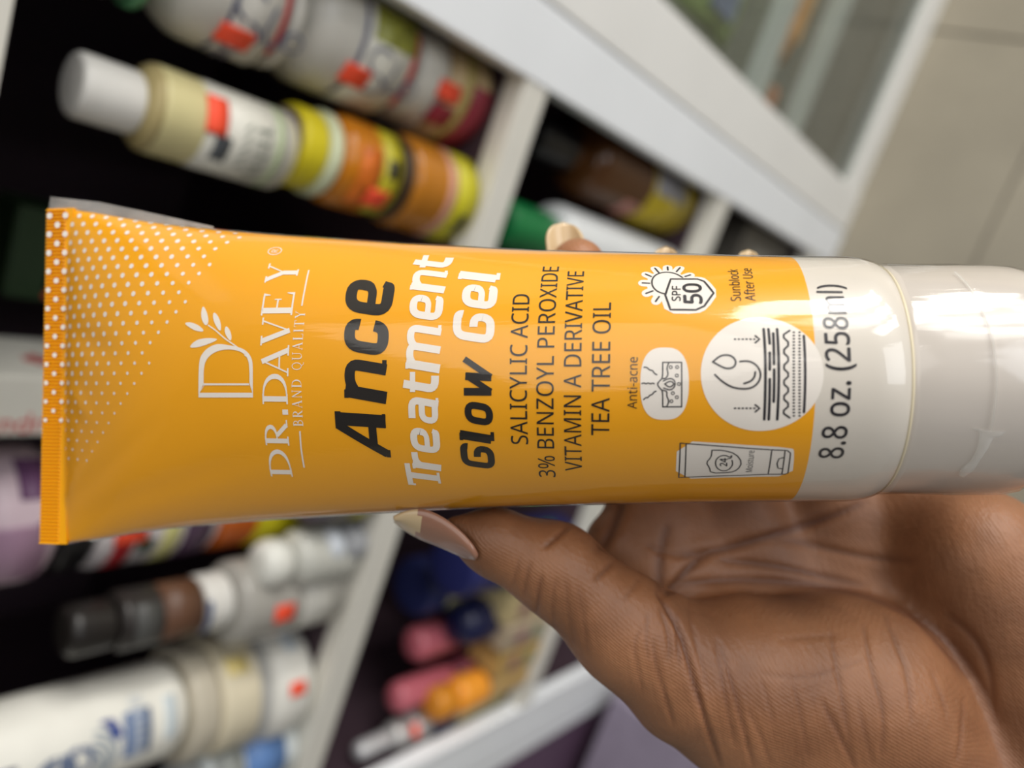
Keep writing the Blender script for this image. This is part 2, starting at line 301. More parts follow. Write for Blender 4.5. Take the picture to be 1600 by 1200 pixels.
# cartons at the back of the same shelf
def carton(name, label, x0, x1, y0, y1, z0, h, m, group=None, rot=0.0, extra=()):
    e = thing(name, label, 'carton', ((x0+x1)/2, (y0+y1)/2, z0), group, rot); dx, dy = (x1-x0)/2, (y1-y0)/2
    link('carton_body', box(-dx, dx, -dy, dy, 0, h, 0.001), m, e, smooth=False)
    link('end_flap', box(-dx+.002, dx-.002, -dy+.001, dy-.002, h+0.0001, h+.0011), m, e, smooth=False)
    for nm, a0, a1, b0, b1, mm in extra:       # print on the front face, fractions across and up
        link(nm, box(-dx+2*dx*a0, -dx+2*dx*a1, -dy-.0006, -dy+.0002, h*b0, h*b1), mm, e, smooth=False)
    return e
M_CART = cm(226, 224, 214, .5); M_RED = cm(206, 70, 74)
ec = carton('soap_carton', 'white carton with a red flower mark and red lettering, crossed by the tube', -0.1925, -0.1595, 0.402, 0.465, Z1, 0.262, M_CART)
for q in range(6):
    a = q*math.pi/3
    fo = link('flower_print', box(.0164, .0168, -.0032, .0032, -.0020, .0020), M_RED, ec, smooth=False)
    fo.matrix_local = Matrix.Translation((0, -.004+.0042*math.cos(a), 0.222+.0042*math.sin(a))) @ Matrix.Rotation(-a, 4, 'X')
cu = bpy.data.curves.new('text', 'FONT'); cu.body = 'andro'; cu.size = .016; cu.extrude = .0002; tx = bpy.data.objects.new('lettering', cu); COL.objects.link(tx); bpy.context.view_layer.update()
me = bpy.data.meshes.new_from_object(tx.evaluated_get(bpy.context.evaluated_depsgraph_get())); bpy.data.objects.remove(tx)
tx = link('lettering', me, M_RED, ec, smooth=False); tx.matrix_local = Matrix.Translation((-.0145, -.0316, .252)) @ Matrix.Rotation(math.pi/2, 4, 'X') @ Matrix.Rotation(-math.pi/2, 4, 'Z')
eg = carton('soap_carton', 'dark green carton with an orange price sticker, behind the crimped tube end', -0.150, -0.092, 0.512, 0.552, Z1, 0.215, cm(44, 66, 38, .5), extra=[('print_block', .1, .9, .62, .9, cm(84, 100, 48, .5)), ('price_sticker', .04, .30, .80, .90, M_STICK)])
# lower compartment
GL = 'stock on the lower shelf'
PINK = cm(190, 100, 112, .25)
z, *_ = build('hair_cream_jar', 'navy jar with a cream lid patch and red mark, nearest the upper shelf edge', 'jar', (790, 880), (640, 902), 90, Z2,
    [('jar_body', 0, .62, 1.0, .006, M_NAVY), ('lid', .62, .80, .9, .004, cm(206, 202, 150)), ('lid_top', .80, 1.0, .95, .006, cm(44, 50, 98))], labels=[('cream_label', .30, .56, 1.0, -40, 10, cm(150, 150, 176)), ('red_mark', .40, .50, 1.004, -34, -8, M_RED)])
z, *_ = build('hair_cream_jar', 'navy jar with a green and orange label behind the thumb', 'jar', (890, 840), (730, 876), 100, Z2,
    [('jar_body', 0, .8, 1.0, .006, M_NAVY), ('lid', .8, 1.0, .95, .006, cm(40, 44, 96))], stickers=[(.56, 10, .006, .006, 1.004)], labels=[('green_label', .2, .60, 1.0, -60, 40, cm(96, 160, 74, noise=.4, nscale=90.0))])
z, *_ = build('body_spray', 'upright pink bottle beside the navy jars', 'bottle', (790, 958), (636, 992), 60, Z2,
    [('bottle_body', 0, .45, 1.0, .010, cm(96, 40, 60, .3)), ('cap', .45, 1.0, .85, .012, PINK)], 'pink bottles on the lower shelf')
z, *_ = build('body_spray', 'pink bottle leaning lowest beside the orange bottle', 'bottle', (786, 1022), (604, 1068), 50, Z2,
    [('bottle_body', 0, .50, 1.0, .010, cm(140, 70, 84, .3)), ('cap', .50, 1.0, .9, .012, PINK)], 'pink bottles on the lower shelf')
z, *_ = build('roll_on_bottle', 'dark navy oval bottle in front of the beige cartons', 'bottle', (824, 940), (714, 1000), 70, Z2,
    [('bottle_body', 0, .5, 1.0, .010, cm(176, 160, 150)), ('cap', .5, 1.0, 1.0, .020, cm(26, 30, 66, .25))])
z, *_ = build('hair_oil_bottle', 'orange bottle with a rounded orange cap beside the cartons', 'bottle', (816, 1040), (672, 1078), 56, Z2,
    [('bottle_body', 0, .45, 1.0, .006, cm(182, 150, 96)), ('cap', .45, .78, 1.0, .010, cm(240, 156, 50, .3)), ('tip', .78, 1.0, .9, .010, cm(206, 132, 34, .3))])
z, *_ = build('spray_bottle', 'navy bottle with two silver rings and orange stickers at the unit bottom corner', 'bottle', (850, 1110), (622, 1188), 54, Z2,
    [('bottle_body', 0, .40, 1.0, .006, cm(200, 192, 142, noise=.3, nscale=90.0)), ('navy_shoulder', .40, .56, 1.05, .008, cm(36, 42, 78)), ('silver_ring', .56, .68, .92, .008, cm(210, 208, 206, .15, metal=.3)), ('silver_ring', .68, .80, .80, .008, cm(200, 198, 196, .15, metal=.3)), ('spray_tip', .80, 1.0, .52, .006, cm(210, 210, 212, .15, metal=.3))],
    stickers=[(.40, 0, .009, .006, 1.06), (.70, -16, .007, .005, .95)])
for k, (px_, py_, w_, lab, col) in enumerate(((868, 934, .030, 'tall beige carton nearest the navy jars on the lower shelf', (196, 178, 132)), (858, 978, .028, 'grey-beige carton in the middle of the three lower cartons', (176, 160, 136)), (846, 1022, .028, 'tan and mustard carton lowest of the three lower cartons', (190, 158, 96)))):
    q, _ = ray_plane(px_, py_, Z2); yb = max(q[1]+.016, YF+.02)
    carton('carton', lab, q[0]-w_/2, q[0]+w_/2, yb-.015, yb+.03, Z2, .090-.008*k, cm(*col, .5), 'cartons on the lower shelf', extra=[('print_block', .15, .85, .55, .75, cm(150, 110, 110, .5)), ('print_block', .2, .8, .2, .35, cm(120, 140, 110, .5))])
# right end of the same compartment
z, *_ = build('oil_bottle', 'amber brown oil bottle with black cap and yellow label, above the fingertips', 'bottle', (1068, 325), (846, 232), 118, Z2,
    [('bottle_body', 0, .74, 1.0, .016, cm(92, 58, 30, .15)), ('neck', .72, .80, .45, .002, cm(92, 58, 30, .2)), ('cap', .79, 1.0, .52, .003, M_BLK)],
    labels=[('yellow_label', .04, .38, 1.0, -80, 80, cm(196, 172, 44, noise=.3, nscale=80.0)), ('grey_panel', .12, .36, 1.004, 6, 60, cm(148, 146, 150)), ('pink_print', .38, .50, 1.0, -60, -24, cm(184, 128, 116))])
z, *_ = build('oil_bottle', 'dark brown bottle behind the amber oil bottle, against the unit side', 'bottle', (1010, 205), (872, 140), 90, Z2,
    [('bottle_body', 0, .8, 1.0, .016, cm(74, 50, 38, .2)), ('cap', .8, 1.0, .5, .003, M_BLK)])
z, *_ = build('lotion_bottle', 'white bottle with a bright green cap behind the index fingertip', 'bottle', (1060, 440), (806, 352), 104, Z2,
    [('bottle_body', 0, .78, 1.0, .014, cm(212, 214, 214)), ('cap', .78, 1.0, .66, .003, cm(20, 116, 62, .3))])
# lowest compartment
for k, (px_, py_, w_, h_, col, lab) in enumerate(((1290, 402, .060, .17, (104, 100, 92), 'dark grey carton on the bottom shelf above the ring fingertip'), (1335, 560, .06, .10, (88, 80, 74), 'low brown-grey carton on the bottom shelf'))):
    q, _ = ray_plane(px_, py_, Z3); yb = max(q[1], YF)+.06
    carton('carton', lab, min(q[0], .09)-w_, min(q[0], .09), yb-.03-.0*k, yb+.06, Z3, h_, cm(*col, .5), 'cartons on the bottom shelf', extra=[('print_block', .2, .6, .4, .8, cm(140, 138, 130, .5))])
# glass-fronted unit on the right
M_GLASS = bpy.data.materials.new('clear_glass'); M_GLASS.use_nodes = True
nt = M_GLASS.node_tree; nt.nodes.clear(); out = nt.nodes.new('ShaderNodeOutputMaterial'); mx = nt.nodes.new('ShaderNodeMixShader'); tr = nt.nodes.new('ShaderNodeBsdfTransparent'); gl = nt.nodes.new('ShaderNodeBsdfGlossy'); fr_ = nt.nodes.new('ShaderNodeFresnel')
tr.inputs[0].default_value = (.95, .965, .955, 1); gl.inputs['Roughness'].default_value = .03; fr_.inputs[0].default_value = 1.5
sheet_ior(nt, fr_); nt.links.new(fr_.outputs[0], mx.inputs[0]); nt.links.new(tr.outputs[0], mx.inputs[1]); nt.links.new(gl.outputs[0], mx.inputs[2]); nt.links.new(mx.outputs[0], out.inputs[0])
eB, PB = cabinet('display_case', 'white-framed glass display case standing at the unit right side', 0.134, 0.74, 0.052, 0.05, [], cm(170, 168, 158, .7), M_GLASS, H=0.95, rail=0.068, fr=M_CREAM)
M_GEDGE = cm(190, 196, 192, .3)
M_DARK = mat('dark_grey_liner', rgb(128, 126, 118), 0.5, noise=.1)
PB('glass_door', box(0.186, 0.69, YF+.004, YF+.009, 0.069, 0.93), M_GLASS)
PB('gasket', box(0.186, 0.69, YF+.010, YF+.018, 0.068, 0.074), cm(70, 84, 86, .5))
PB('sliding_track', box(0.186, 0.69, YF+.019, YF+.034, 0.036, 0.060), cm(160, 164, 162, .4))
PB('glass_top', box(0.136, 0.738, YF+.001, 0.749, 0.9505, 0.9565), M_GLASS)
PB('top_rail', box(0.186, 0.69, YF+.001, YF+.017, 0.93, 0.95), M_CREAM)
PB('base_panel', box(0.152, 0.722, YF+.02, 0.735, 0.005, 0.035), M_DARK)
for z_ in (0.385, 0.255):
    PB('glass_shelf', box(0.153, 0.721, YF+.045, 0.73, z_-.010, z_-.001), M_GLASS)
    PB('shelf_edge', box(0.153, 0.721, YF+.028, YF+.044, z_-.026, z_), M_GEDGE)
def pouch(name, label, x, y, z, w, h, d, m, m2, cat='pouch', gl=None):
    V, F = [], []
    n, k = 14, 10
    for j in range(k+1):
        v = j/k; t = d*math.sin(math.pi*min(1, v*1.0))**.6*(1-.35*v)+.002
        ww = w*(1-.08*math.sin(math.pi*v))
        for i in range(n):
            a = 2*math.pi*i/n; V.append((ww/2*math.copysign(abs(math.cos(a))**.7, math.cos(a)), t/2*math.sin(a), h*v))
    for j in range(k):
        for i in range(n):
            i2 = (i+1) % n; F.append((j*n+i, j*n+i2, (j+1)*n+i2, (j+1)*n+i))
    F.append(tuple(range(n-1, -1, -1))); F.append(tuple(k*n+i for i in range(n)))
    e = thing(name, label, cat, (x, y, z), gl); link('pouch_body', mesh_np('pouch', V, F), m, e)
    link('seal_strip', box(-w*.47, w*.47, -.0012, .0012, h-.001, h+.010), m2, e, smooth=False)
    link('label_patch', box(-w*.3, w*.3, -d/2-.0016, -d/2*.80, h*.3, h*.62), m2, e, smooth=False)
pouch('snack_pouch', 'green and blue pouch on the upper glass shelf of the display case', .270, .428, .3856, .075, .14, .04, cm(150, 172, 104, noise=.5, nscale=40.0), cm(112, 124, 150, noise=.3))
pouch('snack_pouch', 'blue-grey pouch beside the green one in the display case', .190, .45, .3856, .065, .14, .04, cm(104, 112, 134, noise=.4, nscale=40.0), cm(140, 146, 136))
pouch('nut_packet', 'wide low packet of orange-brown nuts in the display case', .330, .422, .2556, .13, .035, .03, cm(214, 150, 80, noise=.6, nscale=160.0), cm(214, 168, 110))
pouch('nut_packet', 'small grey packet with an orange patch low in the display case', .225, .418, .2556, .036, .05, .026, cm(140, 136, 120, noise=.3), cm(206, 140, 104))
# purple unit on the left
eC, PC = cabinet('shelf_unit', 'white and purple shelf unit at the bottom of the photo, left of the open unit', -1.20, -0.577, 0.05, 0.052, [], M_PURPLE, M_WHITE)
for z in (1.041, 0.60, 0.20):
    PC('shelf', box(-1.18, -0.597, YF+0.02, 0.735, z-0.020, z), M_PURPLE)
PC('door_panel', box(-1.149, -0.630, YF+.002, YF+.010, 0.0455, 0.60), M_PURPLE)
PC('purple_plinth', box(-1.149, -0.630, YF-.004, YF+.0015, 0.0, 0.045), M_PURPLE)


eP = thing('storage_box', 'lidded purple plastic box on the floor beside the white unit, under the hand', 'box', (-.692, .24, 0.0))
M_LAV = mat('lavender_plastic', rgb(128, 104, 130), 0.3, noise=.12, nscale=14.0)
link('box_body', box(-.107, .107, -.085, .085, 0.0, .176, .004), M_LAV, eP, smooth=False)
link('lid', box(-.111, .111, -.089, .089, .1765, .196, .003), mat('grey_lavender_lid', rgb(150, 140, 158), 0.3, noise=.1), eP, smooth=False)
for sx in (-1, 1): link('clip', box(sx*.111-.002, sx*.111+.002, -.02, .02, .15, .19), M_LAV, eP, smooth=False)

# ------------------------------------------------------------------ tube geometry
# tube pose in the camera's own axes, millimetres (x right, y up, -z forward)
TA=np.array([-107.9,1.9,-183.8]); TB=np.array([75.3,1.0,-158.0])
T_AX=(TB-TA)/np.linalg.norm(TB-TA); T_LEN=float(np.linalg.norm(TB-TA))
T_UP=np.array([0,1.0,0]); T_UP-=T_AX*(T_UP@T_AX); T_UP/=np.linalg.norm(T_UP)
T_FR=np.cross(T_AX,T_UP)         # towards the viewer
R0=26.0; PER=2*np.pi*R0
KS=np.array([0,9.5,20.7,34,50,82,111,158,175,T_LEN]); KA=np.array([40.8,39.2,37.0,35.2,33.4,30.5,28.2,25.9,25.3,25.1])
def half_width(s): return np.interp(s,KS,KA)
def ell_b(a):       # thickness that keeps the sleeve's perimeter
    lo,hi=0.0,a
    for _ in range(40):
        b=(lo+hi)/2; p=np.pi*(3*(a+b)-np.sqrt((3*a+b)*(a+3*b)))
        if p<PER: lo=b
        else: hi=b
    return max(b,0.9)
NS,NU=240,257
S_GRID=np.concatenate([np.linspace(0,T_LEN-7,NS-24),T_LEN-7+7*np.sin(np.linspace(0,np.pi/2,25)[1:])])
def build_grid():
    G=np.zeros((NS,NU,2))
    ks=np.linspace(0,T_LEN,120); ka=np.array([half_width(x) for x in ks])
    ker=np.ones(9)/9; pad=np.concatenate([np.full(4,ka[0]),ka,np.full(4,ka[-1])]); sm=np.convolve(pad,ker,'valid'); 
    w=np.clip(ks/12,0,1); ka=ka*(1-w)+sm*w
    for i,s in enumerate(S_GRID):
        a=float(np.interp(s,ks,ka)); b=ell_b(a)
        t=max(0,(s-(T_LEN-7))/7); k=1-0.10*(1-np.sqrt(max(0,1-t*t))); a*=k;b*=k
        ph=np.linspace(-np.pi,np.pi,1441); x=a*np.sin(ph); z=b*np.cos(ph)
        L=np.concatenate([[0],np.cumsum(np.hypot(np.diff(x),np.diff(z)))]); L=L/L[-1]
        u=np.linspace(0,1,NU); G[i,:,0]=np.interp(u,L,x); G[i,:,1]=np.interp(u,L,z)
    return G
G_TUBE=build_grid()
def tube_pt(s,u,off=0.0):
    """s mm along the axis, u mm of arc from the front centre line -> camera-axes mm"""
    s=np.asarray(s,float);u=np.asarray(u,float)
    s=s+0.75*(u/40)*np.clip(1-s/60,0,1)
    def q(s,u):
        si=np.clip(np.interp(s,S_GRID,np.arange(NS)),0,NS-1.001); ui=np.clip((u/PER+0.5)*(NU-1),0,NU-1.001)
        i=si.astype(int);j=ui.astype(int);a=(si-i)[...,None];b=(ui-j)[...,None]
        g=G_TUBE[i,j]*(1-a)*(1-b)+G_TUBE[i+1,j]*a*(1-b)+G_TUBE[i,j+1]*(1-a)*b+G_TUBE[i+1,j+1]*a*b
        return TA+s[...,None]*T_AX+g[...,:1]*T_UP+g[...,1:]*T_FR
    p=q(s,u)
    if off:
        du=q(s,np.clip(u+.6,-PER/2,PER/2))-q(s,np.clip(u-.6,-PER/2,PER/2)); ds=q(np.clip(s+.6,0,T_LEN),u)-q(np.clip(s-.6,0,T_LEN),u)
        n=np.cross(ds,du); n/=np.linalg.norm(n,axis=-1,keepdims=True)+1e-12
        p=p+n*off
    return p
def px(p): return np.stack([800+F_PX*p[...,0]/-p[...,2],600-F_PX*p[...,1]/-p[...,2]],-1)
# printed matter: (s mm along the tube, u mm around it)
SUN_ARC = [(141.18,17.04),(139.93,17.58),(139.0,18.88),(138.86,20.73),(139.52,22.37),(140.73,23.33),(142.13,23.57),(143.64,23.0),(144.8,21.7)]
SUN_RAYS = [[(137.1,20.02),(138.47,19.92)],[(137.77,22.8),(138.83,22.0)],[(139.64,25.03),(140.33,23.38)],[(142.14,25.61),(142.14,24.3)],[(144.55,25.31),(143.77,23.7)],[(146.37,22.57),(145.33,22.02)],[(137.75,17.18),(139.03,17.8)],[(139.52,15.2),(140.2,16.36)]]
SUN_C = (141.81,19.64)
SHIELD = [(142.55,21.18),(147.64,21.19),(148.8,20.49),(150.34,17.19),(148.46,14.04),(146.9,13.18),(142.2,13.29),(141.35,16.71)]
PILL = [(141.02,5.59),(141.12,-7.97),(136.6,-1.24),(145.37,-1.19)]
SKIN_BOX = [(140.66,2.79),(144.07,2.79),(144.14,-5.43),(140.73,-5.47)]
SKIN_LINES = [[(140.66,2.79),(140.67,-0.09),(140.18,-0.57),(139.63,-1.22),(140.19,-2.05),(140.69,-2.46),(140.73,-5.47)],[(141.82,2.79),(141.36,1.75),(141.71,0.56),(141.19,-0.21),(140.67,-0.21)],[(140.69,-2.34),(141.5,-2.58),(141.39,-3.44),(141.87,-4.34),(141.48,-5.4)],[(141.05,-1.21),(141.83,-0.68),(142.58,-0.85),(142.64,-1.44),(141.84,-1.86),(141.05,-1.21)],[(140.76,-0.68),(141.48,-0.27),(142.35,-0.17),(142.87,-0.67),(142.93,-1.44),(142.54,-2.09),(141.84,-2.34),(140.86,-1.96)],[(137.26,1.89),(137.84,1.86),(138.28,1.33),(138.81,1.36),(139.1,0.79),(139.59,0.5)],[(136.89,-1.15),(137.3,-0.99),(137.65,-1.23),(138.06,-0.99),(138.44,-1.23),(138.82,-1.02),(139.11,-1.16)],[(137.23,-4.14),(137.67,-3.68),(137.96,-3.86),(138.37,-3.26),(138.83,-3.19),(139.06,-2.71),(139.47,-2.56)]]
SKIN_DOTS = [(142.11,1.89),(143.26,1.9),(143.21,0.36),(143.59,-1.2),(142.52,-2.9),(143.25,-3.64),(142.28,-4.39)]
DROPS = [[(149.63,2.87),(150.92,4.0),(152.19,4.2),(153.23,3.81),(153.77,2.87),(153.37,1.9),(152.36,1.61),(151.46,1.81),(149.63,2.87)],[(150.0,0.52),(151.19,-0.64),(152.88,-1.74),(154.85,-2.08),(156.52,-1.87),(157.69,-0.85),(158.08,0.61),(157.63,1.91),(156.65,2.78),(155.54,3.07),(154.42,2.93)],[(157.06,1.04),(156.95,0.17),(156.36,-0.62),(155.11,-1.06)],[(157.23,7.75),(157.96,7.11),(157.17,6.42)],[(157.17,-4.95),(157.96,-5.58),(157.22,-6.24)]]
ARROW_DOTS = [(153.62,7.1),(154.29,7.1),(154.97,7.09),(155.64,7.09),(156.32,7.09),(157.0,7.09),(153.63,-5.6),(154.3,-5.6),(154.97,-5.59),(155.65,-5.58),(156.32,-5.58),(157.0,-5.58)]
LAYERS = [[(158.78,9.1),(158.85,4.12),(158.85,-2.88),(158.89,-7.68)],[(159.63,9.11),(159.71,6.3)],[(159.65,4.58),(159.6,1.49)],[(159.6,-0.26),(159.68,-7.69)],[(160.43,8.26),(160.36,2.51)],[(160.38,1.49),(160.39,-4.35)],[(161.16,9.13),(161.18,4.14),(161.18,-2.88),(161.18,-7.69)]]
ZIGZAG = [(163.37,8.86),(161.9,7.8),(163.31,6.27),(161.82,4.83),(163.21,3.42),(161.76,1.94),(163.17,0.57),(161.76,-0.83),(163.21,-2.2),(161.82,-3.61),(163.3,-4.95),(161.88,-6.31),(163.35,-7.38)]
LAYER_DOTS = [(164.05,8.52),(164.01,7.88),(163.98,7.26),(163.94,6.64),(163.91,6.03),(163.89,5.42),(163.86,4.82),(163.84,4.22),(163.83,3.63),(163.81,3.04),(163.8,2.45),(163.79,1.86),(163.79,1.27),(163.79,0.69),(163.79,0.11),(163.79,-0.48),(163.8,-1.06),(163.81,-1.64),(163.82,-2.23),(163.84,-2.81),(163.85,-3.4),(163.88,-4.0),(163.9,-4.59),(163.93,-5.19),(163.96,-5.79),(163.99,-6.4),(164.03,-7.01),(165.07,8.53),(165.02,7.89),(164.99,7.27),(164.95,6.65),(164.92,6.04),(164.89,5.43),(164.87,4.83),(164.85,4.23),(164.83,3.63),(164.82,3.04),(164.81,2.45),(164.8,1.87),(164.79,1.28),(164.79,0.7),(164.79,0.11),(164.79,-0.47),(164.8,-1.05),(164.81,-1.64),(164.82,-2.22),(164.84,-2.81),(164.86,-3.4),(164.88,-3.99),(164.9,-4.59),(164.93,-5.19),(164.96,-5.79),(165.0,-6.4),(165.04,-7.01)]
LAYER_END = [(165.78,7.84),(165.79,4.17),(165.78,-2.57),(165.78,-6.31)]
TUBE_WHITE = [(143.52,-12.16),(154.8,-12.81),(164.34,-13.63),(164.86,-14.44),(165.37,-21.12),(155.61,-21.23),(143.64,-22.07)]
TUBE_LINES = [[(144.13,-12.7),(145.19,-12.79),(145.42,-21.38),(144.27,-21.49),(144.13,-12.7)],[(145.19,-12.79),(153.12,-13.37),(160.75,-14.04),(160.85,-20.41),(153.19,-20.8),(145.42,-21.38)],[(160.75,-14.04),(163.55,-14.21),(164.19,-14.81),(164.45,-20.11),(163.95,-20.45),(160.85,-20.41)],[(163.15,-14.28),(163.38,-20.39)],[(163.11,-15.89),(162.28,-16.16),(162.09,-17.43),(162.43,-18.65),(163.27,-18.84)],[(149.99,-14.18),(152.02,-14.15),(154.4,-14.96),(155.69,-17.03),(155.08,-19.07),(153.69,-19.87),(150.2,-20.06),(149.83,-18.47),(149.12,-17.21),(149.96,-15.8),(149.99,-14.18)],[(153.81,-16.53),(154.07,-17.77),(153.33,-19.23),(152.16,-19.43),(151.07,-18.46),(150.76,-16.78),(151.32,-15.66),(152.39,-15.26),(153.46,-15.86),(153.69,-15.16),(153.62,-16.02),(153.05,-16.14)]]
TXT = {'spf':[(144.13,15.27),(144.3,19.08),(142.83,16.95)],'fifty':[(148.08,14.64),(148.09,19.76),(144.71,16.93)],'sub':[(155.2,15.19),(155.54,24.82),(153.83,16.06)],'aft':[(157.81,15.22),(158.18,25.28),(156.48,15.66)],'aa':[(135.99,-5.91),(136.11,3.78),(134.56,-5.16)],'t24':[(153.04,-18.08),(152.87,-16.07),(151.82,-17.17)],'moi':[(157.8,-19.68),(157.64,-14.16),(156.87,-19.29)],'oz':[(173.63,-16.1),(174.13,19.84),(168.99,-14.46)],'oz2':[(173.49,-8.64),(168.91,-8.64),(173.53,6.66),(170.02,6.63)],'sa':[(115.23,-13.46),(115.23,17.19),(112.79,-0.12)],'bp':[(120.25,-21.63),(120.55,25.4),(117.79,-8.83)],'va':[(125.57,-19.74),(125.69,23.7),(122.8,-0.09)],'tt':[(130.89,-11.27),(131.12,15.0),(128.0,-1.28)],'brand':[(67.98,-10.42),(67.96,13.85),(66.49,-3.78)]}
ANCE = [('A',(86.21,-17.14),(75.26,-6.99)),('n',(86.66,-5.89),(77.55,3.37)),('c',(86.94,3.67),(77.12,11.3)),('e',(87.07,11.79),(76.45,20.71))]
TREAT = [('T',(96.4,-25.25),(89.33,-18.91)),('r',(96.99,-20.62),(90.97,-15.96)),('e',(97.4,-16.4),(91.21,-10.37)),('a',(97.47,-10.0),(91.15,-4.01)),('t',(97.58,-4.04),(89.97,0.66)),('m',(97.83,0.34),(90.64,10.55)),('e',(97.85,10.79),(90.64,17.0)),('n',(97.68,17.19),(90.19,23.76)),('t',(98.01,23.5),(89.49,28.89))]
GLOW = [('G',(108.3,-19.9),(101.41,-13.91)),('l',(108.45,-13.92),(101.48,-10.59)),('o',(108.51,-10.0),(102.77,-4.99)),('w',(108.44,-4.56),(102.76,3.73))]
GEL = [('G',(108.66,6.06),(100.11,12.84)),('e',(108.68,13.17),(101.42,19.46)),('l',(108.71,19.8),(100.01,23.46))]
SERIF = [('D',(63.79,-22.29),(58.82,-15.78)),('R',(64.25,-14.87),(58.84,-9.22)),('.',(64.68,-7.88),(63.38,-7.0)),('D',(64.68,-6.0),(58.9,0.33)),('A',(64.92,-0.0),(58.68,6.5)),('V',(64.92,6.45),(58.22,12.48)),('E',(64.93,12.75),(57.71,18.06)),('Y',(64.59,20.58),(57.23,25.65))]
REG = [(58.3,28.67),(57.71,30.47),(56.35,28.64)]
RULES = [[(66.92,23.77),(67.01,19.22),(66.95,14.97)],[(67.08,-11.45),(66.89,-15.35),(66.89,-19.76)]]
LOGO_OUT = [(43.27,-4.08),(43.35,3.08),(43.88,4.6),(45.28,6.0),(47.0,6.75),(48.15,6.89),(50.31,6.67),(53.67,6.04),(55.42,5.03),(56.38,3.63),(56.65,2.05),(56.64,-3.96)]
LOGO_IN = [(44.62,-1.55),(44.58,1.82),(45.23,3.68),(46.82,4.98),(49.11,5.67),(51.99,5.65),(54.3,4.93),(55.49,3.54),(55.83,1.56),(55.85,-1.5)]
LOGO_BAR = [[(44.62,-2.06),(55.95,-1.99)]]
STEM = [(54.88,4.53),(52.52,6.3),(49.52,7.99),(47.01,9.91),(45.13,10.97)]
LEAVES = [[(38.75,11.6),(40.55,11.83),(43.07,10.85),(44.39,9.59),(42.29,9.72),(40.39,10.53)],[(43.14,15.6),(44.47,13.86),(45.16,11.75),(44.57,10.72),(43.34,12.04),(42.86,13.89)],[(46.09,14.1),(47.56,12.76),(48.36,10.92),(48.35,9.38),(46.9,10.94),(45.97,12.78)],[(49.52,10.91),(50.62,9.86),(51.22,8.33),(51.01,7.32),(49.76,8.6),(49.23,9.88)],[(40.47,6.15),(42.16,7.77),(44.81,8.25),(48.36,8.0),(45.52,6.86),(42.59,6.13)]]
DOTEDGE = [(48.35,36.59),(39.39,17.84),(27.97,-0.49),(16.56,-13.86),(12.0,-18.25)]

# ------------------------------------------------------------------ the squeeze tube (built in the camera's axes in mm, then put in the world)
TUBE = thing('squeeze_tube', 'yellow plastic squeeze tube with white cap held in the hand, crimped end left', 'tube', tuple(w_mm((TA+TB)/2)))
T_OFF = Matrix.Translation(-Vector(w_mm((TA+TB)/2)))
def mm_obj(name, P, F, m, parent=None, smooth=True):
    me = mesh_np(name, w_mm(np.asarray(P))-w_mm((TA+TB)/2), F); return link(name, me, m, parent if parent is not None else TUBE, smooth)
def gloss_mat(name, col, rough=.33, coat=.35, sss=0.0, noise=0.03):
    m = mat(name, col, rough, noise=noise, nscale=30.0, coat=coat)
    m.node_tree.nodes['Principled BSDF'].inputs['Coat Roughness'].default_value = .12
    return m
M_YEL = gloss_mat('yellow_sleeve', rgb(238, 164, 12), .38, 0.0); M_TWH = gloss_mat('white_sleeve', rgb(212, 204, 192), .33, 0.0); M_CAP = gloss_mat('white_cap_plastic', rgb(204, 195, 185), .25, .6)
M_PW = mat('white_print', rgb(232, 224, 214), .4); M_PK = mat('black_print', rgb(30, 24, 18), .4); M_PLN = mat('dark_line_print', rgb(44, 40, 44), .4)
S_LABEL = 167.65
ss = np.unique(np.concatenate([np.linspace(0, 30, 46), np.linspace(30, S_LABEL, 90), np.linspace(S_LABEL, T_LEN-7, 8), T_LEN-7+7*np.sin(np.linspace(0, np.pi/2, 14))]))
NU_ = 160
uu = -PER/2+PER*np.arange(NU_)/NU_
def crease_disp(s, u):                        # soft folds running in from the crimp corners
    d = 0.0
    for (s0, u0, s1, u1, w, a) in ((0, -33, 34, -8, 2.2, -.25), (0, -36, 60, -16, 2.6, -.22), (0, -30, 14, -16, 1.4, .35), (0, 12, 22, 4, 3.0, -.30), (2, -2, 12, -10, 2.0, .25), (0, 33, 50, 22, 2.6, -.12)):
        dx, dy = s1-s0, u1-u0; L2 = dx*dx+dy*dy; t = np.clip(((s-s0)*dx+(u-u0)*dy)/L2, 0, 1)
        q = np.hypot(s-s0-t*dx, u-u0-t*dy); d = d+a*np.exp(-(q/w)**2)*np.sin(np.pi*np.clip(t, .0, 1)*.9+.15)
    return d
SS_, UU_ = np.meshgrid(ss, uu, indexing='ij'); P0 = tube_pt(SS_, UU_); DD = crease_disp(SS_, UU_)
du = np.roll(P0, -1, 1)-np.roll(P0, 1, 1); ds = np.gradient(P0, axis=0); Nn = np.cross(ds, du); Nn /= np.linalg.norm(Nn, axis=-1, keepdims=True)+1e-9
if (Nn[60, NU_//2]@T_FR) < 0: Nn = -Nn
P0 = P0+Nn*(DD*(np.abs(UU_) < 40))[..., None]
F = []
n = len(ss); mi = []
for i in range(n-1):
    for k in range(NU_):
        k2 = (k+1) % NU_; F.append((i*NU_+k, i*NU_+k2, (i+1)*NU_+k2, (i+1)*NU_+k)); mi.append(0 if ss[i] < S_LABEL-.01 else 1)
F.append(tuple((n-1)*NU_+k for k in range(NU_))); mi.append(1)
body = mm_obj('tube_body', P0.reshape(-1, 3), F, [M_YEL, M_TWH]); body.data.polygons.foreach_set('material_index', mi)
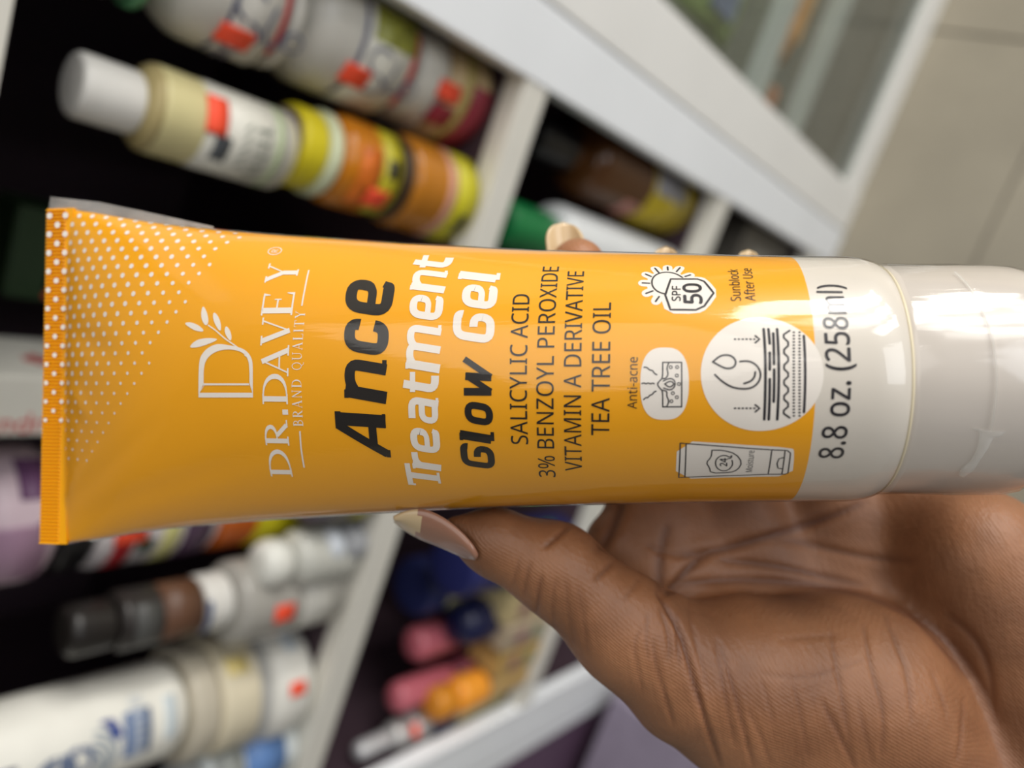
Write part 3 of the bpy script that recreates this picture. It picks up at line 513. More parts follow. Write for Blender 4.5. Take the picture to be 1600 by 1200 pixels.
# print helpers
def surf(s, u, off):
    s = np.asarray(s, float); u = np.asarray(u, float); p = tube_pt(s, u, off)
    n_ = tube_pt(s, u, off+1.0)-p
    return p+n_*crease_disp(s, u)[..., None]
def print_strokes(name, strokes, m, off=.09, parent=None, caps=True):
    V, F = [], []
    for pts, w in strokes:
        C_, L, R_ = ribbon(pts, w, .7); b = len(V); n = len(L)
        V += [tuple(q) for q in L]+[tuple(q) for q in R_]
        for k in range(n-1): F.append((b+k, b+k+1, b+n+k+1, b+n+k))
        if caps:
            ws = (w, w) if np.isscalar(w) else (w[0], w[-1])
            for q, r_ in ((C_[0], ws[0]), (C_[-1], ws[1])):
                if r_ < .12: continue
                b = len(V); V.append(tuple(q)); V += [(q[0]+r_/2*math.cos(a*math.pi/5), q[1]+r_/2*math.sin(a*math.pi/5)) for a in range(10)]
                F += [(b, b+1+a, b+1+(a+1) % 10) for a in range(10)]
    V = np.array(V); return mm_obj(name, surf(V[:, 0], V[:, 1], off), F, m, body if parent is None else parent)
def joints(strokes): return strokes
def print_poly(name, polys, m, off=.05, cell=1.2):
    """filled outlines, cut into small cells so that they bend with the tube"""
    bm = bmesh.new()
    for P in polys:
        vs_ = [bm.verts.new((x, y, 0)) for x, y in P]; f = bm.faces.new(vs_)
    bmesh.ops.triangulate(bm, faces=list(bm.faces))
    xs = [v.co.x for v in bm.verts]; ys = [v.co.y for v in bm.verts]
    for ax, lo, hi in ((0, min(xs), max(xs)), (1, min(ys), max(ys))):
        q = lo+cell
        while q < hi:
            no = Vector((1, 0, 0)) if ax == 0 else Vector((0, 1, 0)); co = no*q
            bmesh.ops.bisect_plane(bm, geom=list(bm.verts)+list(bm.edges)+list(bm.faces), plane_co=co, plane_no=no); q += cell
    bm.verts.index_update(); V = np.array([v.co[:] for v in bm.verts]); F = [tuple(v.index for v in f.verts) for f in bm.faces]; bm.free()
    return mm_obj(name, surf(V[:, 0], V[:, 1], off), F, m, body)
def disc(c, rx, ry=None, n=40): ry = rx if ry is None else ry; return [(c[0]+rx*math.cos(2*math.pi*k/n), c[1]+ry*math.sin(2*math.pi*k/n)) for k in range(n)]
def smooth(pts, it=2, closed=False):
    P = [tuple(p) for p in pts]
    for _ in range(it):
        Q = [] if closed else [P[0]]
        rng = range(len(P)) if closed else range(len(P)-1)
        for i in rng:
            a, b = P[i], P[(i+1) % len(P)]
            Q += [(a[0]*.75+b[0]*.25, a[1]*.75+b[1]*.25), (a[0]*.25+b[0]*.75, a[1]*.25+b[1]*.75)]
        if not closed: Q.append(P[-1])
        P = Q
    return P
# text from a typeface that ships with Blender (falls back to the built-in one)
FONT = None
try:
    import os
    FONT = bpy.data.fonts.load(os.path.join(bpy.utils.system_resource('DATAFILES'), 'fonts', 'NotoSansMath-Regular.woff2'))
except Exception: FONT = None
def text_flat(txt, bold=0.0):
    cu = bpy.data.curves.new('text', 'FONT'); cu.body = txt; cu.size = 1.0; cu.resolution_u = 4; cu.offset = bold
    if FONT: cu.font = FONT
    o = bpy.data.objects.new('text', cu); COL.objects.link(o); bpy.context.view_layer.update()
    me = bpy.data.meshes.new_from_object(o.evaluated_get(bpy.context.evaluated_depsgraph_get()))
    bpy.data.objects.remove(o); return me
def print_text(name, txt, p0, p1, cap, m, bold=0.0, capref='H', off=.09):
    """p0, p1: (s, u) of the base line's ends; cap: capital height in mm"""
    if bold:
        for a, b_ in ((-bold, 0), (bold, 0), (0, -bold), (0, bold)): o = print_text(name, txt, (p0[0]+a, p0[1]+b_), (p1[0]+a, p1[1]+b_), cap, m, 0.0, capref, off)
    me = text_flat(txt); bm = bmesh.new(); bm.from_mesh(me); bpy.data.meshes.remove(me)
    mh = text_flat(capref); ch = max(v.co.y for v in mh.vertices); bpy.data.meshes.remove(mh)
    xs = [v.co.x for v in bm.verts]; x0, x1 = min(xs), max(xs); sx = (p1[1]-p0[1])/(x1-x0); sy = cap/ch
    for v in bm.verts: v.co = Vector(((v.co.x-x0)*sx, v.co.y*sy, 0))
    bmesh.ops.triangulate(bm, faces=list(bm.faces))
    V, F = [], []
    for f in bm.faces:
        P = [v.co[:2] for v in f.verts]; lo_, hi_ = min(p[0] for p in P), max(p[0] for p in P)
        for k in range(int(lo_/.9), int(hi_/.9)+1):      # cut into strips that bend with the tube
            Q = P
            for lim, sg in ((k*.9, 1), ((k+1)*.9, -1)):
                R_ = []
                for i in range(len(Q)):
                    A, B = Q[i], Q[(i+1) % len(Q)]; ia, ib = sg*(A[0]-lim) >= 0, sg*(B[0]-lim) >= 0
                    if ia: R_.append(A)
                    if ia != ib: t = (lim-A[0])/(B[0]-A[0]); R_.append((lim, A[1]+t*(B[1]-A[1])))
                Q = R_
                if len(Q) < 3: break
            if len(Q) >= 3: F.append(tuple(range(len(V), len(V)+len(Q)))); V += Q
    bm.free(); V = np.array(V)
    t = V[:, 0]/(p1[1]-p0[1]); s = p0[0]+(p1[0]-p0[0])*t-V[:, 1]; u = p0[1]+V[:, 0]
    return mm_obj(name, surf(s, u, off), F, m, body, smooth=False)
# --- glyphs drawn with a pen: x, y in letter boxes (x-height 1 for the italic, cap height 1 for the serif)
def rnd(pts, r=.28, n=5):                     # polyline with rounded corners
    P = [np.array(p, float) for p in pts]; out = [P[0]]
    for i in range(1, len(P)-1):
        a, b, c = P[i-1], P[i], P[i+1]; ra = min(r, .49*np.linalg.norm(a-b) if i > 1 else .95*np.linalg.norm(a-b), .49*np.linalg.norm(c-b) if i < len(P)-2 else .95*np.linalg.norm(c-b))
        p = b+(a-b)/np.linalg.norm(a-b)*ra; q = b+(c-b)/np.linalg.norm(c-b)*ra
        for k in range(n+1):
            t = k/n; out.append((1-t)**2*p+2*t*(1-t)*b+t*t*q)
    out.append(P[-1]); return [tuple(q) for q in out]
W_ = .27
IT = {  # (width, height, strokes)
 'A': (1.0, 1.27, [([(.02, .0), (.20, .0)], .10), ([(.10, .02), (.58, 1.20)], .20), ([(.84, .0), (.72, 1.20)], .30), ([(.50, 1.20), (.88, 1.20)], .14), ([(.26, .34), (.80, .34)], .19), ([(.70, .04), (1.0, .04)], .08)]),
 'n': (.92, 1.0, [([(.17, 0), (.17, .98)], W_), ([(.02, .95), (.2, .95)], .10), (rnd([(.17, .70), (.30, .87), (.76, .87), (.76, .0)], .22), [.14]*2+[.24]*14), ([(.76, .05), (.96, .05)], .10)]),
 'c': (.78, 1.0, [(rnd([(.68, .34), (.68, .125), (.15, .125), (.15, .875), (.66, .875), (.66, .66)], .24), .25)]),
 'e': (.82, 1.0, [(rnd([(.76, .24), (.74, .12), (.15, .12), (.15, .88), (.68, .88), (.68, .44), (.2, .44)], .24), [.16]*3+[.24]*22+[.18]*4)]),
 'T': (.85, 1.27, [([(.02, 1.17), (.85, 1.17)], .20), ([(.06, 1.2), (.06, .98)], .10), ([(.43, 1.2), (.43, .04)], W_), ([(.22, .05), (.66, .05)], .10)]),
 'r': (.60, 1.0, [([(.17, 0), (.17, .98)], W_), ([(.02, .95), (.2, .95)], .10), (rnd([(.17, .62), (.25, .87), (.58, .87)], .2), .22)]),
 'a': (.82, 1.0, [(rnd([(.12, .88), (.66, .88), (.66, .0)], .24), .24), (rnd([(.66, .55), (.14, .55), (.14, .12), (.66, .12)], .2), .21), ([(.62, .04), (.84, .04)], .09)]),
 't': (.58, 1.27, [(rnd([(.20, 1.22), (.20, .12), (.56, .12)], .24), .26), ([(.02, .90), (.56, .90)], .18)]),
 'm': (1.40, 1.0, [([(.17, 0), (.17, .98)], W_), ([(.02, .95), (.2, .95)], .10), (rnd([(.17, .74), (.28, .88), (.70, .88), (.70, .0)], .2), .23), (rnd([(.70, .74), (.80, .88), (1.22, .88), (1.22, .0)], .2), .23), ([(1.22, .05), (1.42, .05)], .10)]),
 'G': (.95, 1.27, [(rnd([(.84, .98), (.84, 1.14), (.16, 1.14), (.16, .13), (.82, .13), (.82, .64), (.48, .64)], .26), .25)]),
 'l': (.34, 1.27, [([(.15, 1.25), (.15, .1)], W_), ([(.01, 1.2), (.2, 1.2)], .10), ([(.12, .05), (.34, .05)], .10)]),
 'o': (.84, 1.0, [(rnd([(.42, .125), (.15, .125), (.15, .875), (.69, .875), (.69, .125), (.42, .125)], .26), .245)]),
 'w': (1.25, 1.0, [([(.12, 1.0), (.26, .03)], .25), ([(.26, .05), (.60, .85)], .20), ([(.60, .95), (.70, .03)], .25), ([(.70, .05), (1.12, 1.0)], .20), ([(.02, .95), (.22, .95)], .1)]),
}
def wid(pts, w): return w if np.isscalar(w) or len(w) == len(pts) else list(np.interp(np.linspace(0, 1, len(pts)), np.linspace(0, 1, len(w)), w))
def pen_word(name, letters, m, xh, shear=.16, glyphs=IT, tk=1.0):
    st = []
    for ch, (sb, u0), (st_, u1) in letters:
        gw, gh, S = glyphs[ch]
        hgt = abs(sb-st_); ky = hgt/gh; kx = ((u1-u0)-shear*hgt*.35)/gw
        for pts, w in S:
            w = wid(pts, w)
            Q = [(sb-y*ky, u0+x*kx+shear*y*ky) for x, y in pts]
            k = (kx*.5+ky*.5)*tk
            st.append((Q, w*k if np.isscalar(w) else [q*k for q in w]))
    return print_strokes(name, st, m, caps=False)
def bowl(x0, y0, y1, x1, n=14): return [(x0, y0)]+[(x0+(x1-x0)*math.sin(math.pi*k/n)**.75, (y0+y1)/2+(y0-y1)/2*math.cos(math.pi*k/n)) for k in range(1, n)]+[(x0, y1)]
def bw(n, a, b): return [a+(b-a)*math.sin(math.pi*k/(n-1))**1.5 for k in range(n)]
K = .185; t_ = .05
def SG():
    st = lambda x: [([(x, .02), (x, .98)], K), ([(x-.17, .02), (x+.17, .02)], .058), ([(x-.17, .98), (x+.17, .98)], .058)]
    D_ = bowl(.22, .975, .025, .93); P_ = bowl(.22, .975, .48, .72, 10)
    return {
     'D': (.98, 1, st(.20)+[(D_, bw(len(D_), .045, .17))]),
     'R': (.96, 1, st(.20)+[(P_, bw(len(P_), .045, .16)), ([(.40, .48), (.80, .03)], .16), ([(.70, .02), (.98, .02)], .058)]),
     '.': (.2, .2, [([(.1, .0), (.1, .2)], .2)]),
     'A': (1.0, 1, [([(.12, .02), (.50, .99)], .05), ([(.47, 1.0), (.84, .02)], .17), ([(.24, .34), (.72, .34)], .058), ([(.0, .02), (.26, .02)], .058), ([(.66, .02), (1.0, .02)], .058)]),
     'V': (1.0, 1, [([(.15, .98), (.53, .02)], .17), ([(.52, .02), (.88, .98)], .05), ([(.0, .98), (.34, .98)], .058), ([(.74, .98), (1.0, .98)], .058)]),
     'E': (.84, 1, st(.20)+[([(.2, .975), (.78, .975)], .058), ([(.2, .025), (.80, .025)], .058), ([(.2, .51), (.60, .51)], .058), ([(.78, 1.0), (.76, .78)], [.09, .03]), ([(.81, 0), (.84, .24)], [.09, .03]), ([(.60, .40), (.60, .62)], .035)]),
     'Y': (1.0, 1, [([(.50, .02), (.50, .48)], .17), ([(.33, .02), (.67, .02)], .058), ([(.14, .98), (.50, .46)], .16), ([(.52, .46), (.86, .98)], .05), ([(.0, .98), (.32, .98)], .058), ([(.72, .98), (1.0, .98)], .058)]),
     'B': (.86, 1, st(.20)+[(bowl(.22, .975, .52, .66, 10), .1), (bowl(.22, .52, .025, .76, 10), .11)]),
     'N': (1.05, 1, [([(.16, .02), (.16, .98)], .06), ([(.16, .98), (.86, .02)], .14), ([(.86, .02), (.86, .98)], .06), ([(.0, .02), (.3, .02)], .058), ([(.72, .98), (1.0, .98)], .058)]),
     'Q': (1.0, 1, [([(.5+.42*math.sin(2*math.pi*k/20), .5+.47*math.cos(2*math.pi*k/20)) for k in range(21)], .09), ([(.5, .05), (.75, -.18), (.98, -.2)], .07)]),
     'U': (1.0, 1, [(rnd([(.18, .98), (.18, .04), (.82, .04), (.82, .98)], .35), [.13]*8+[.06]*8), ([(.02, .98), (.34, .98)], .058), ([(.68, .98), (.98, .98)], .058)]),
     'L': (.8, 1, st(.20)+[([(.2, .025), (.76, .025)], .058), ([(.77, 0), (.8, .24)], .05)]),
     'I': (.4, 1, st(.20)),
     'T': (.9, 1, [([(.45, .02), (.45, .98)], .14), ([(.28, .02), (.62, .02)], .058), ([(.04, .975), (.86, .975)], .058), ([(.04, 1), (.06, .76)], .05), ([(.86, 1), (.84, .76)], .05)]),
     ' ': (.7, 1, [])}
SERIFG = SG()
pen_word('brand_lettering', SERIF, M_PW, 1, 0.0, SERIFG)
# second line, spaced by glyph widths
word = 'BRAND QUALITY'; u0, u1 = TXT['brand'][0][1], TXT['brand'][1][1]; s0 = 67.95; hh = 2.25
adv = [SERIFG[c][0]*hh*.86+.42 for c in word]; k = (u1-u0+.42)/sum(adv); us = u0; lt = []
for c, a in zip(word, adv):
    if c != ' ': lt.append((c, (s0, us), (s0-hh, us+a*k-.42)))
    us += a*k
pen_word('brand_lettering', lt, M_PW, 1, 0.0, SERIFG, tk=.85)
print_strokes('rule_line', [(r, .36) for r in RULES], M_PW, caps=False)
(ra, rb) = REG[0], REG[1]
rc = ((REG[0][0]+REG[2][0])/2, (REG[0][1]+REG[1][1])/2)
print_strokes('registered_mark', [(disc(rc, 1.55, 1.25, 24)+[(rc[0]+1.55, rc[1])], .22)], M_PW, caps=False)
print_text('registered_mark', 'R', (rc[0]+.75, rc[1]-.5), (rc[0]+.75, rc[1]+.55), 1.5, M_PW)
# monogram with sprig
lo, li = smooth(LOGO_OUT, 2), smooth(LOGO_IN, 2)
print_strokes('monogram', [([( LOGO_OUT[0][0], LOGO_OUT[0][1]+.0), (LOGO_OUT[-1][0], LOGO_OUT[-1][1])], 1.0)], M_PW, caps=False)
mo = ribbon(lo, .1, .8)[0]; mi_ = ribbon(li, .1, .8)[0]
q = np.linspace(0, 1, 60); ro = np.stack([np.interp(q, np.linspace(0, 1, len(mo)), mo[:, k]) for k in (0, 1)], 1); ri = np.stack([np.interp(q, np.linspace(0, 1, len(mi_)), mi_[:, k]) for k in (0, 1)], 1)
V = np.concatenate([ro, ri]); mm_obj('monogram', surf(V[:, 0], V[:, 1], .09), [(k, k+1, 60+k+1, 60+k) for k in range(59)], M_PW, body)
print_strokes('monogram', [([(44.5, -1.75), (55.75, -1.7)], .42), ([(LOGO_OUT[0][0]+.1, LOGO_OUT[0][1]+.4), (44.9, -1.75)], .12)], M_PW, caps=False)
print_strokes('sprig', [(smooth(STEM), [.75]+[.28]*16)], M_PW)
for lf in LEAVES: print_poly('leaf_print', [smooth(lf, 2, True)], M_PW, .085)
pen_word('product_lettering', ANCE, M_PK, 1)
pen_word('product_lettering', TREAT, M_PW, 1, tk=.92)
pen_word('product_lettering', GLOW, M_PK, 1); pen_word('product_lettering', GEL, M_PW, 1)
print_text('ingredient_lettering', 'SALICYLIC ACID', TXT['sa'][0], TXT['sa'][1], 3.35, M_PK)
print_text('ingredient_lettering', '3% BENZOYL PEROXIDE', TXT['bp'][0], TXT['bp'][1], 3.3, M_PK)
print_text('ingredient_lettering', 'VITAMIN A DERIVATIVE', TXT['va'][0], TXT['va'][1], 3.3, M_PK)
print_text('ingredient_lettering', 'TEA TREE OIL', TXT['tt'][0], TXT['tt'][1], 3.4, M_PK)
print_text('icon_lettering', 'Anti-acne', TXT['aa'][0], TXT['aa'][1], 1.75, M_PK)
print_text('icon_lettering', 'Sunblock', TXT['sub'][0], TXT['sub'][1], 1.85, M_PK)
print_text('icon_lettering', 'After Use', TXT['aft'][0], TXT['aft'][1], 1.85, M_PK)
print_text('volume_lettering', '8.8 oz. (258ml)', (173.6, TXT['oz'][0][1]), (173.75, TXT['oz'][1][1]), 4.3, M_PLN, .05)
# white grounds and line icons
print_poly('icon_ground', [disc((158.25, .75), 10.75, 10.75, 72)], M_PW)
pu, pd_, pl, pr = PILL; hw = (pr[0]-pl[0])/2; cs = (pr[0]+pl[0])/2; hu = (pu[1]-pd_[1])/2; cu_ = (pu[1]+pd_[1])/2
print_poly('icon_ground', [[(cs+hw*math.copysign(abs(math.cos(a))**.72, math.cos(a)), cu_+hu*math.copysign(abs(math.sin(a))**.80, math.sin(a))) for a in [2*math.pi*k/60 for k in range(60)]]], M_PW)
print_poly('icon_ground', [smooth(TUBE_WHITE, 1, True)], M_PW)
c_ = np.mean(np.array(SHIELD), 0); print_poly('icon_ground', [smooth([tuple(c_+(np.array(p)-c_)*1.22) for p in SHIELD], 1, True)], M_PW)
print_strokes('icon_ground', [([tuple(np.array(SUN_C)+(np.array(r[0])-np.array(SUN_C))*.5), tuple(np.array(SUN_C)+(np.array(r[0])-np.array(SUN_C))*.98)], 1.9) for r in SUN_RAYS], M_PW, off=.05)
print_poly('icon_ground', [disc(SUN_C, 3.9, 4.4, 40)], M_PW, .055)
LW = .34
print_strokes('sun_icon', [(smooth(SUN_ARC), LW)]+[(r, .36) for r in SUN_RAYS]+[(SHIELD+[SHIELD[0], SHIELD[1]], .42)], M_PLN)
print_text('icon_lettering', 'SPF', TXT['spf'][0], TXT['spf'][1], 1.6, M_PLN, .05)
print_text('icon_lettering', '50', TXT['fifty'][0], TXT['fifty'][1], 3.3, M_PLN, .14)
print_strokes('skin_icon', [(SKIN_BOX[:2], LW*.7), (SKIN_BOX[1:3], LW*.7), (SKIN_BOX[2:], LW*.7)]+[(smooth(l), .24) for l in SKIN_LINES]+[(disc(d, .27, .27, 12)+[(d[0]+.27, d[1])], .17) for d in SKIN_DOTS], M_PLN)
print_strokes('drop_icon', [(smooth(l, 2) if len(l) > 3 else l, LW) for l in DROPS]+[([(d[0]-.05, d[1]), (d[0]+.1, d[1])], .32) for d in ARROW_DOTS]+[(l, .5) for l in LAYERS]+[(smooth(ZIGZAG, 1), .36)]+[([(d[0]-.05, d[1]), (d[0]+.08, d[1])], .34) for d in LAYER_DOTS]+[(LAYER_END, .46)], M_PLN)
print_strokes('tube_icon', [(l if len(l) < 8 else smooth(l, 1), .24) for l in TUBE_LINES], M_PLN)
print_text('icon_lettering', '24', TXT['t24'][0], TXT['t24'][1], 1.3, M_PLN, .05)
print_text('icon_lettering', 'Moisture', TXT['moi'][0], TXT['moi'][1], 1.2, M_PLN)
# half-tone dots
zf = tube_pt(S_GRID, 0*S_GRID); lf = np.concatenate([[0], np.cumsum(np.linalg.norm(np.diff(zf, axis=0), axis=1))])
de = sorted(DOTEDGE, key=lambda p: p[1]); V, F = [], []
for j in range(-9, 18):
    for i in range(0, 34):
        if (i+j) % 2: continue
        u = 2.26*j+.6; s = float(np.interp(1.0+2.12*i, lf, S_GRID))
        lim = float(np.interp(u, [p[1] for p in de], [p[0] for p in de])) if u < 36.5 else 48.0
        if s > lim+.6 or u > 39.5 or u < -20.5: continue
        r = .27+.012*(lim-s)+.0055*max(0, u+10); r = min(r, .64)
        b = len(V); V += [(s+r*math.cos(a*math.pi/6), u+r*math.sin(a*math.pi/6)) for a in range(12)]; F.append(tuple(range(b, b+12)))
V = np.array(V); mm_obj('halftone_dots', surf(V[:, 0], V[:, 1], .08), F, M_PW, body)['kind'] = 'stuff'
# crimped end
SH = .75/40
def crimp_pt(s, u, z): s = np.asarray(s, float); u = np.asarray(u, float); return TA+(s+SH*u)[..., None]*T_AX+u[..., None]*T_UP+np.asarray(z, float)[..., None]*T_FR
us = np.linspace(-40.9, 40.9, 93*4+1); sv = np.array([-6.6, -6.4, -1.5, -1.2, -.2, .6])
zr = 1.0+.3*np.where(((us+40.9)/.88) % 1 < .5, 1.0, -1.0)
V, F = [], []
nu = len(us)
for sgn in (1, -1):
    for a, s in enumerate(sv):
        z = sgn*(zr if 1 <= a <= 2 else np.full(nu, .95 if a else .7)); V.append(crimp_pt(np.full(nu, s), us, z))
V = np.concatenate(V); ns = len(sv)
for g in range(2):
    for a in range(ns-1):
        for k in range(nu-1):
            i = (g*ns+a)*nu+k; F.append((i, i+1, i+nu+1, i+nu) if g == 0 else (i, i+nu, i+nu+1, i+1))
for k in range(nu-1): F.append((k, ns*nu+k, ns*nu+k+1, k+1)); i = (ns-1)*nu+k; F.append((i, i+1, i+1+ns*nu, i+ns*nu))
for k in (0, nu-1):
    for a in range(ns-1): F.append((a*nu+k, (a+1)*nu+k, (ns+a+1)*nu+k, (ns+a)*nu+k))
crimp = mm_obj('crimped_seal', V, F, M_YEL, smooth=False)
V, F = [], []
for j in range(-9, 18):
    for i in (-1, -2, -3):
        if (i+j) % 2: continue
        u = 2.26*j+.6; s = 1.0+2.12*i
        if u < -11+(-2.3*(3+i)*-1 if 0 else 0): continue
        r = .58+.005*(u); b = len(V); V += [(s+r*math.cos(a*math.pi/6), u+r*math.sin(a*math.pi/6)) for a in range(12)]; F.append(tuple(range(b, b+12)))
V = np.array(V); mm_obj('halftone_dots', crimp_pt(V[:, 0], V[:, 1], np.full(len(V), 1.34)), F, M_PW, crimp)['kind'] = 'stuff'
# cap
def cap_pt(s, r, a): s = np.asarray(s, float); a = np.asarray(a, float); r = np.asarray(r, float); return TA+(T_LEN+s)[..., None]*T_AX+(r*np.sin(a))[..., None]*T_UP+(r*np.cos(a))[..., None]*T_FR
CP = [(-1.5, 19), (-.6, 22.6), (.2, 23.3), (1.0, 23.5), (6, 23.45), (13, 23.4), (20, 23.3), (23.5, 23.1), (26, 22.4), (28, 21.2), (29.6, 19.6), (30.8, 17.5), (31.6, 14), (32, 8), (32.1, .5)]
def revolve(name, prof, m, parent=TUBE, seg=96, off=0.0):
    V, F = [], []; a = np.linspace(0, 2*np.pi, seg, endpoint=False)
    for s, r in prof: V.append(cap_pt(np.full(seg, s), np.full(seg, r+off), a))
    for i in range(len(prof)-1):
        for k in range(seg): k2 = (k+1) % seg; F.append((i*seg+k, (i+1)*seg+k, (i+1)*seg+k2, i*seg+k2))
    F.append(tuple(range(seg-1, -1, -1))[::-1]); F.append(tuple((len(prof)-1)*seg+k for k in range(seg)))
    return mm_obj(name, np.concatenate(V), F, m, parent)
cap = revolve('cap', CP, M_CAP)
revolve('seam_ring', [(-.35, 22.6), (-.3, 23.45), (-.1, 23.5), (.15, 23.5), (.2, 22.9)], mat('film_seam', rgb(222, 210, 180), .3), cap)
# shrink film: a thin clear sleeve round tube and cap
M_FILM = bpy.data.materials.new('shrink_film'); M_FILM.use_nodes = True
nt = M_FILM.node_tree; nt.nodes.clear(); N = nt.nodes.new; out = N('ShaderNodeOutputMaterial'); mx = N('ShaderNodeMixShader'); tr = N('ShaderNodeBsdfTransparent'); gl = N('ShaderNodeBsdfGlossy'); fr_ = N('ShaderNodeFresnel')
tc = N('ShaderNodeTexCoord'); mp = N('ShaderNodeMapping'); nz = N('ShaderNodeTexNoise'); bp = N('ShaderNodeBump'); nz2 = N('ShaderNodeTexNoise'); ad = N('ShaderNodeMath')
_q = Vector(w_mm(TA+T_AX)-w_mm(TA)).normalized().rotation_difference(Vector((1, 0, 0))).to_euler()
mp.inputs['Rotation'].default_value = _q; mp2 = N('ShaderNodeMapping'); mp2.inputs['Scale'].default_value = (28, 420, 420)
nt.links.new(tc.outputs['Object'], mp.inputs[0]); nt.links.new(mp.outputs[0], mp2.inputs[0]); nt.links.new(mp2.outputs[0], nz.inputs['Vector']); nz.inputs['Scale'].default_value = 1.0; nz.inputs['Detail'].default_value = 3
nt.links.new(nz.outputs[0], bp.inputs['Height']); bp.inputs['Strength'].default_value = .25; bp.inputs['Distance'].default_value = .0003
gl.inputs['Roughness'].default_value = .07; fr_.inputs[0].default_value = 1.5
for s_ in (gl, fr_): nt.links.new(bp.outputs[0], s_.inputs['Normal'])
sheet_ior(nt, fr_); nt.links.new(fr_.outputs[0], mx.inputs[0]); nt.links.new(tr.outputs[0], mx.inputs[1]); nt.links.new(gl.outputs[0], mx.inputs[2]); nt.links.new(mx.outputs[0], out.inputs[0])
s2 = np.concatenate([np.linspace(.5, T_LEN-8, 60), T_LEN-8+7.9*np.sin(np.linspace(0, np.pi/2, 10))[1:]]); SA, UA = np.meshgrid(s2, uu, indexing='ij')
Pf = [surf(SA, UA, .32)]
V = Pf[0].reshape(-1, 3); n = len(s2)
F = [(i*NU_+k, i*NU_+(k+1) % NU_, (i+1)*NU_+(k+1) % NU_, (i+1)*NU_+k) for i in range(n-1) for k in range(NU_)]
def outward(V, F):
    V = np.asarray(V); f = F[len(F)//2]; c = V[list(f)].mean(0); n_ = np.cross(V[f[1]]-V[f[0]], V[f[2]]-V[f[0]]); ax = TA+T_AX*((c-TA)@T_AX)
    return F if n_@(c-ax) > 0 else [tuple(reversed(f)) for f in F]
film = mm_obj('shrink_film', V, outward(V, F), M_FILM)
V, F = [], []; a = np.linspace(0, 2*np.pi, 96, endpoint=False)
CF = [(s, r+.28+(.12*math.sin(s*2.1) if s < 24 else 0)) for s, r in CP[3:-1]]
for s, r in CF: V.append(cap_pt(np.full(96, s), r+.16*np.sin(a*15+s*.12), a))
F = [(i*96+k, (i+1)*96+k, (i+1)*96+(k+1) % 96, i*96+(k+1) % 96) for i in range(len(CF)-1) for k in range(96)]
V = np.concatenate(V); mm_obj('shrink_film', V, outward(V, F), M_FILM)
M_FEDGE = mat('film_edge', rgb(240, 238, 232), .12, alpha=.34)
def cap_ribbon(name, pts, m, off=.55, parent=None):     # pts: (s, arc mm, width)
    P = [(p[0], p[1]) for p in pts]; C_, L, R_ = ribbon(P, [p[2] for p in pts], .5); n = len(L)
    V = np.concatenate([L, R_, C_]); o_ = np.concatenate([np.zeros(2*n), np.full(n, .45)])
    r = np.interp(V[:, 0], [c[0] for c in CP], [c[1] for c in CP])+off+o_
    F = [(k, k+1, 2*n+k+1, 2*n+k) for k in range(n-1)]+[(2*n+k, 2*n+k+1, n+k+1, n+k) for k in range(n-1)]
    return mm_obj(name, cap_pt(V[:, 0], r, V[:, 1]/23.4), F, m, parent or cap)
cap_ribbon('perforation_line', [(11.2, 24, .35), (12.2, 17, .4), (13.2, 8, .35), (13.5, 0, .3), (13.4, -9.4, .3)], M_FEDGE, .3)
cap_ribbon('film_tab', [(13.3, -9.2, 6.0), (13.25, -9.7, 4.6), (13.0, -10.4, 2.6), (12.9, -13, 1.8), (12.4, -16, 1.5), (11.8, -18.5, 2.4), (11.5, -20.2, 1.4)], M_FEDGE, .35)
# loose film standing off the crimped corner
M_FLAP = mat('loose_film', rgb(244, 242, 238), .25, alpha=.2, noise=.3, nscale=120.0)
FP = [(-7.6, 26, 0), (-7.9, 40, 0), (-7.2, 44.3, .5), (-2, 43.6, .8), (6, 42.6, 1.5), (18, 40.0, 2), (36, 35.9, 1.5)]
FQ = [(-6.6, 26, 0), (-6.6, 40, 0), (-6.4, 40.8, 0), (-2, 40.8, 0), (6, 39.3, 0), (18, 37.2, 0), (36, 35.2, 0)]
V = [crimp_pt(np.array(p[0]), np.array(p[1]), np.array(-1.0+p[2]*0)) for p in FP]+[crimp_pt(np.array(p[0]), np.array(p[1]), np.array(-1.0)) for p in FQ]
n = len(FP); V = np.array(V); V = np.concatenate([V, V-T_FR*.15])
F = [(k, k+1, n+k+1, n+k) for k in range(n-1)]+[(2*n+k, 3*n+k, 3*n+k+1, 2*n+k+1) for k in range(n-1)]+[(k, 2*n+k, 2*n+k+1, k+1) for k in range(n-1)]
mm_obj('film_flap', V, F, M_FLAP)

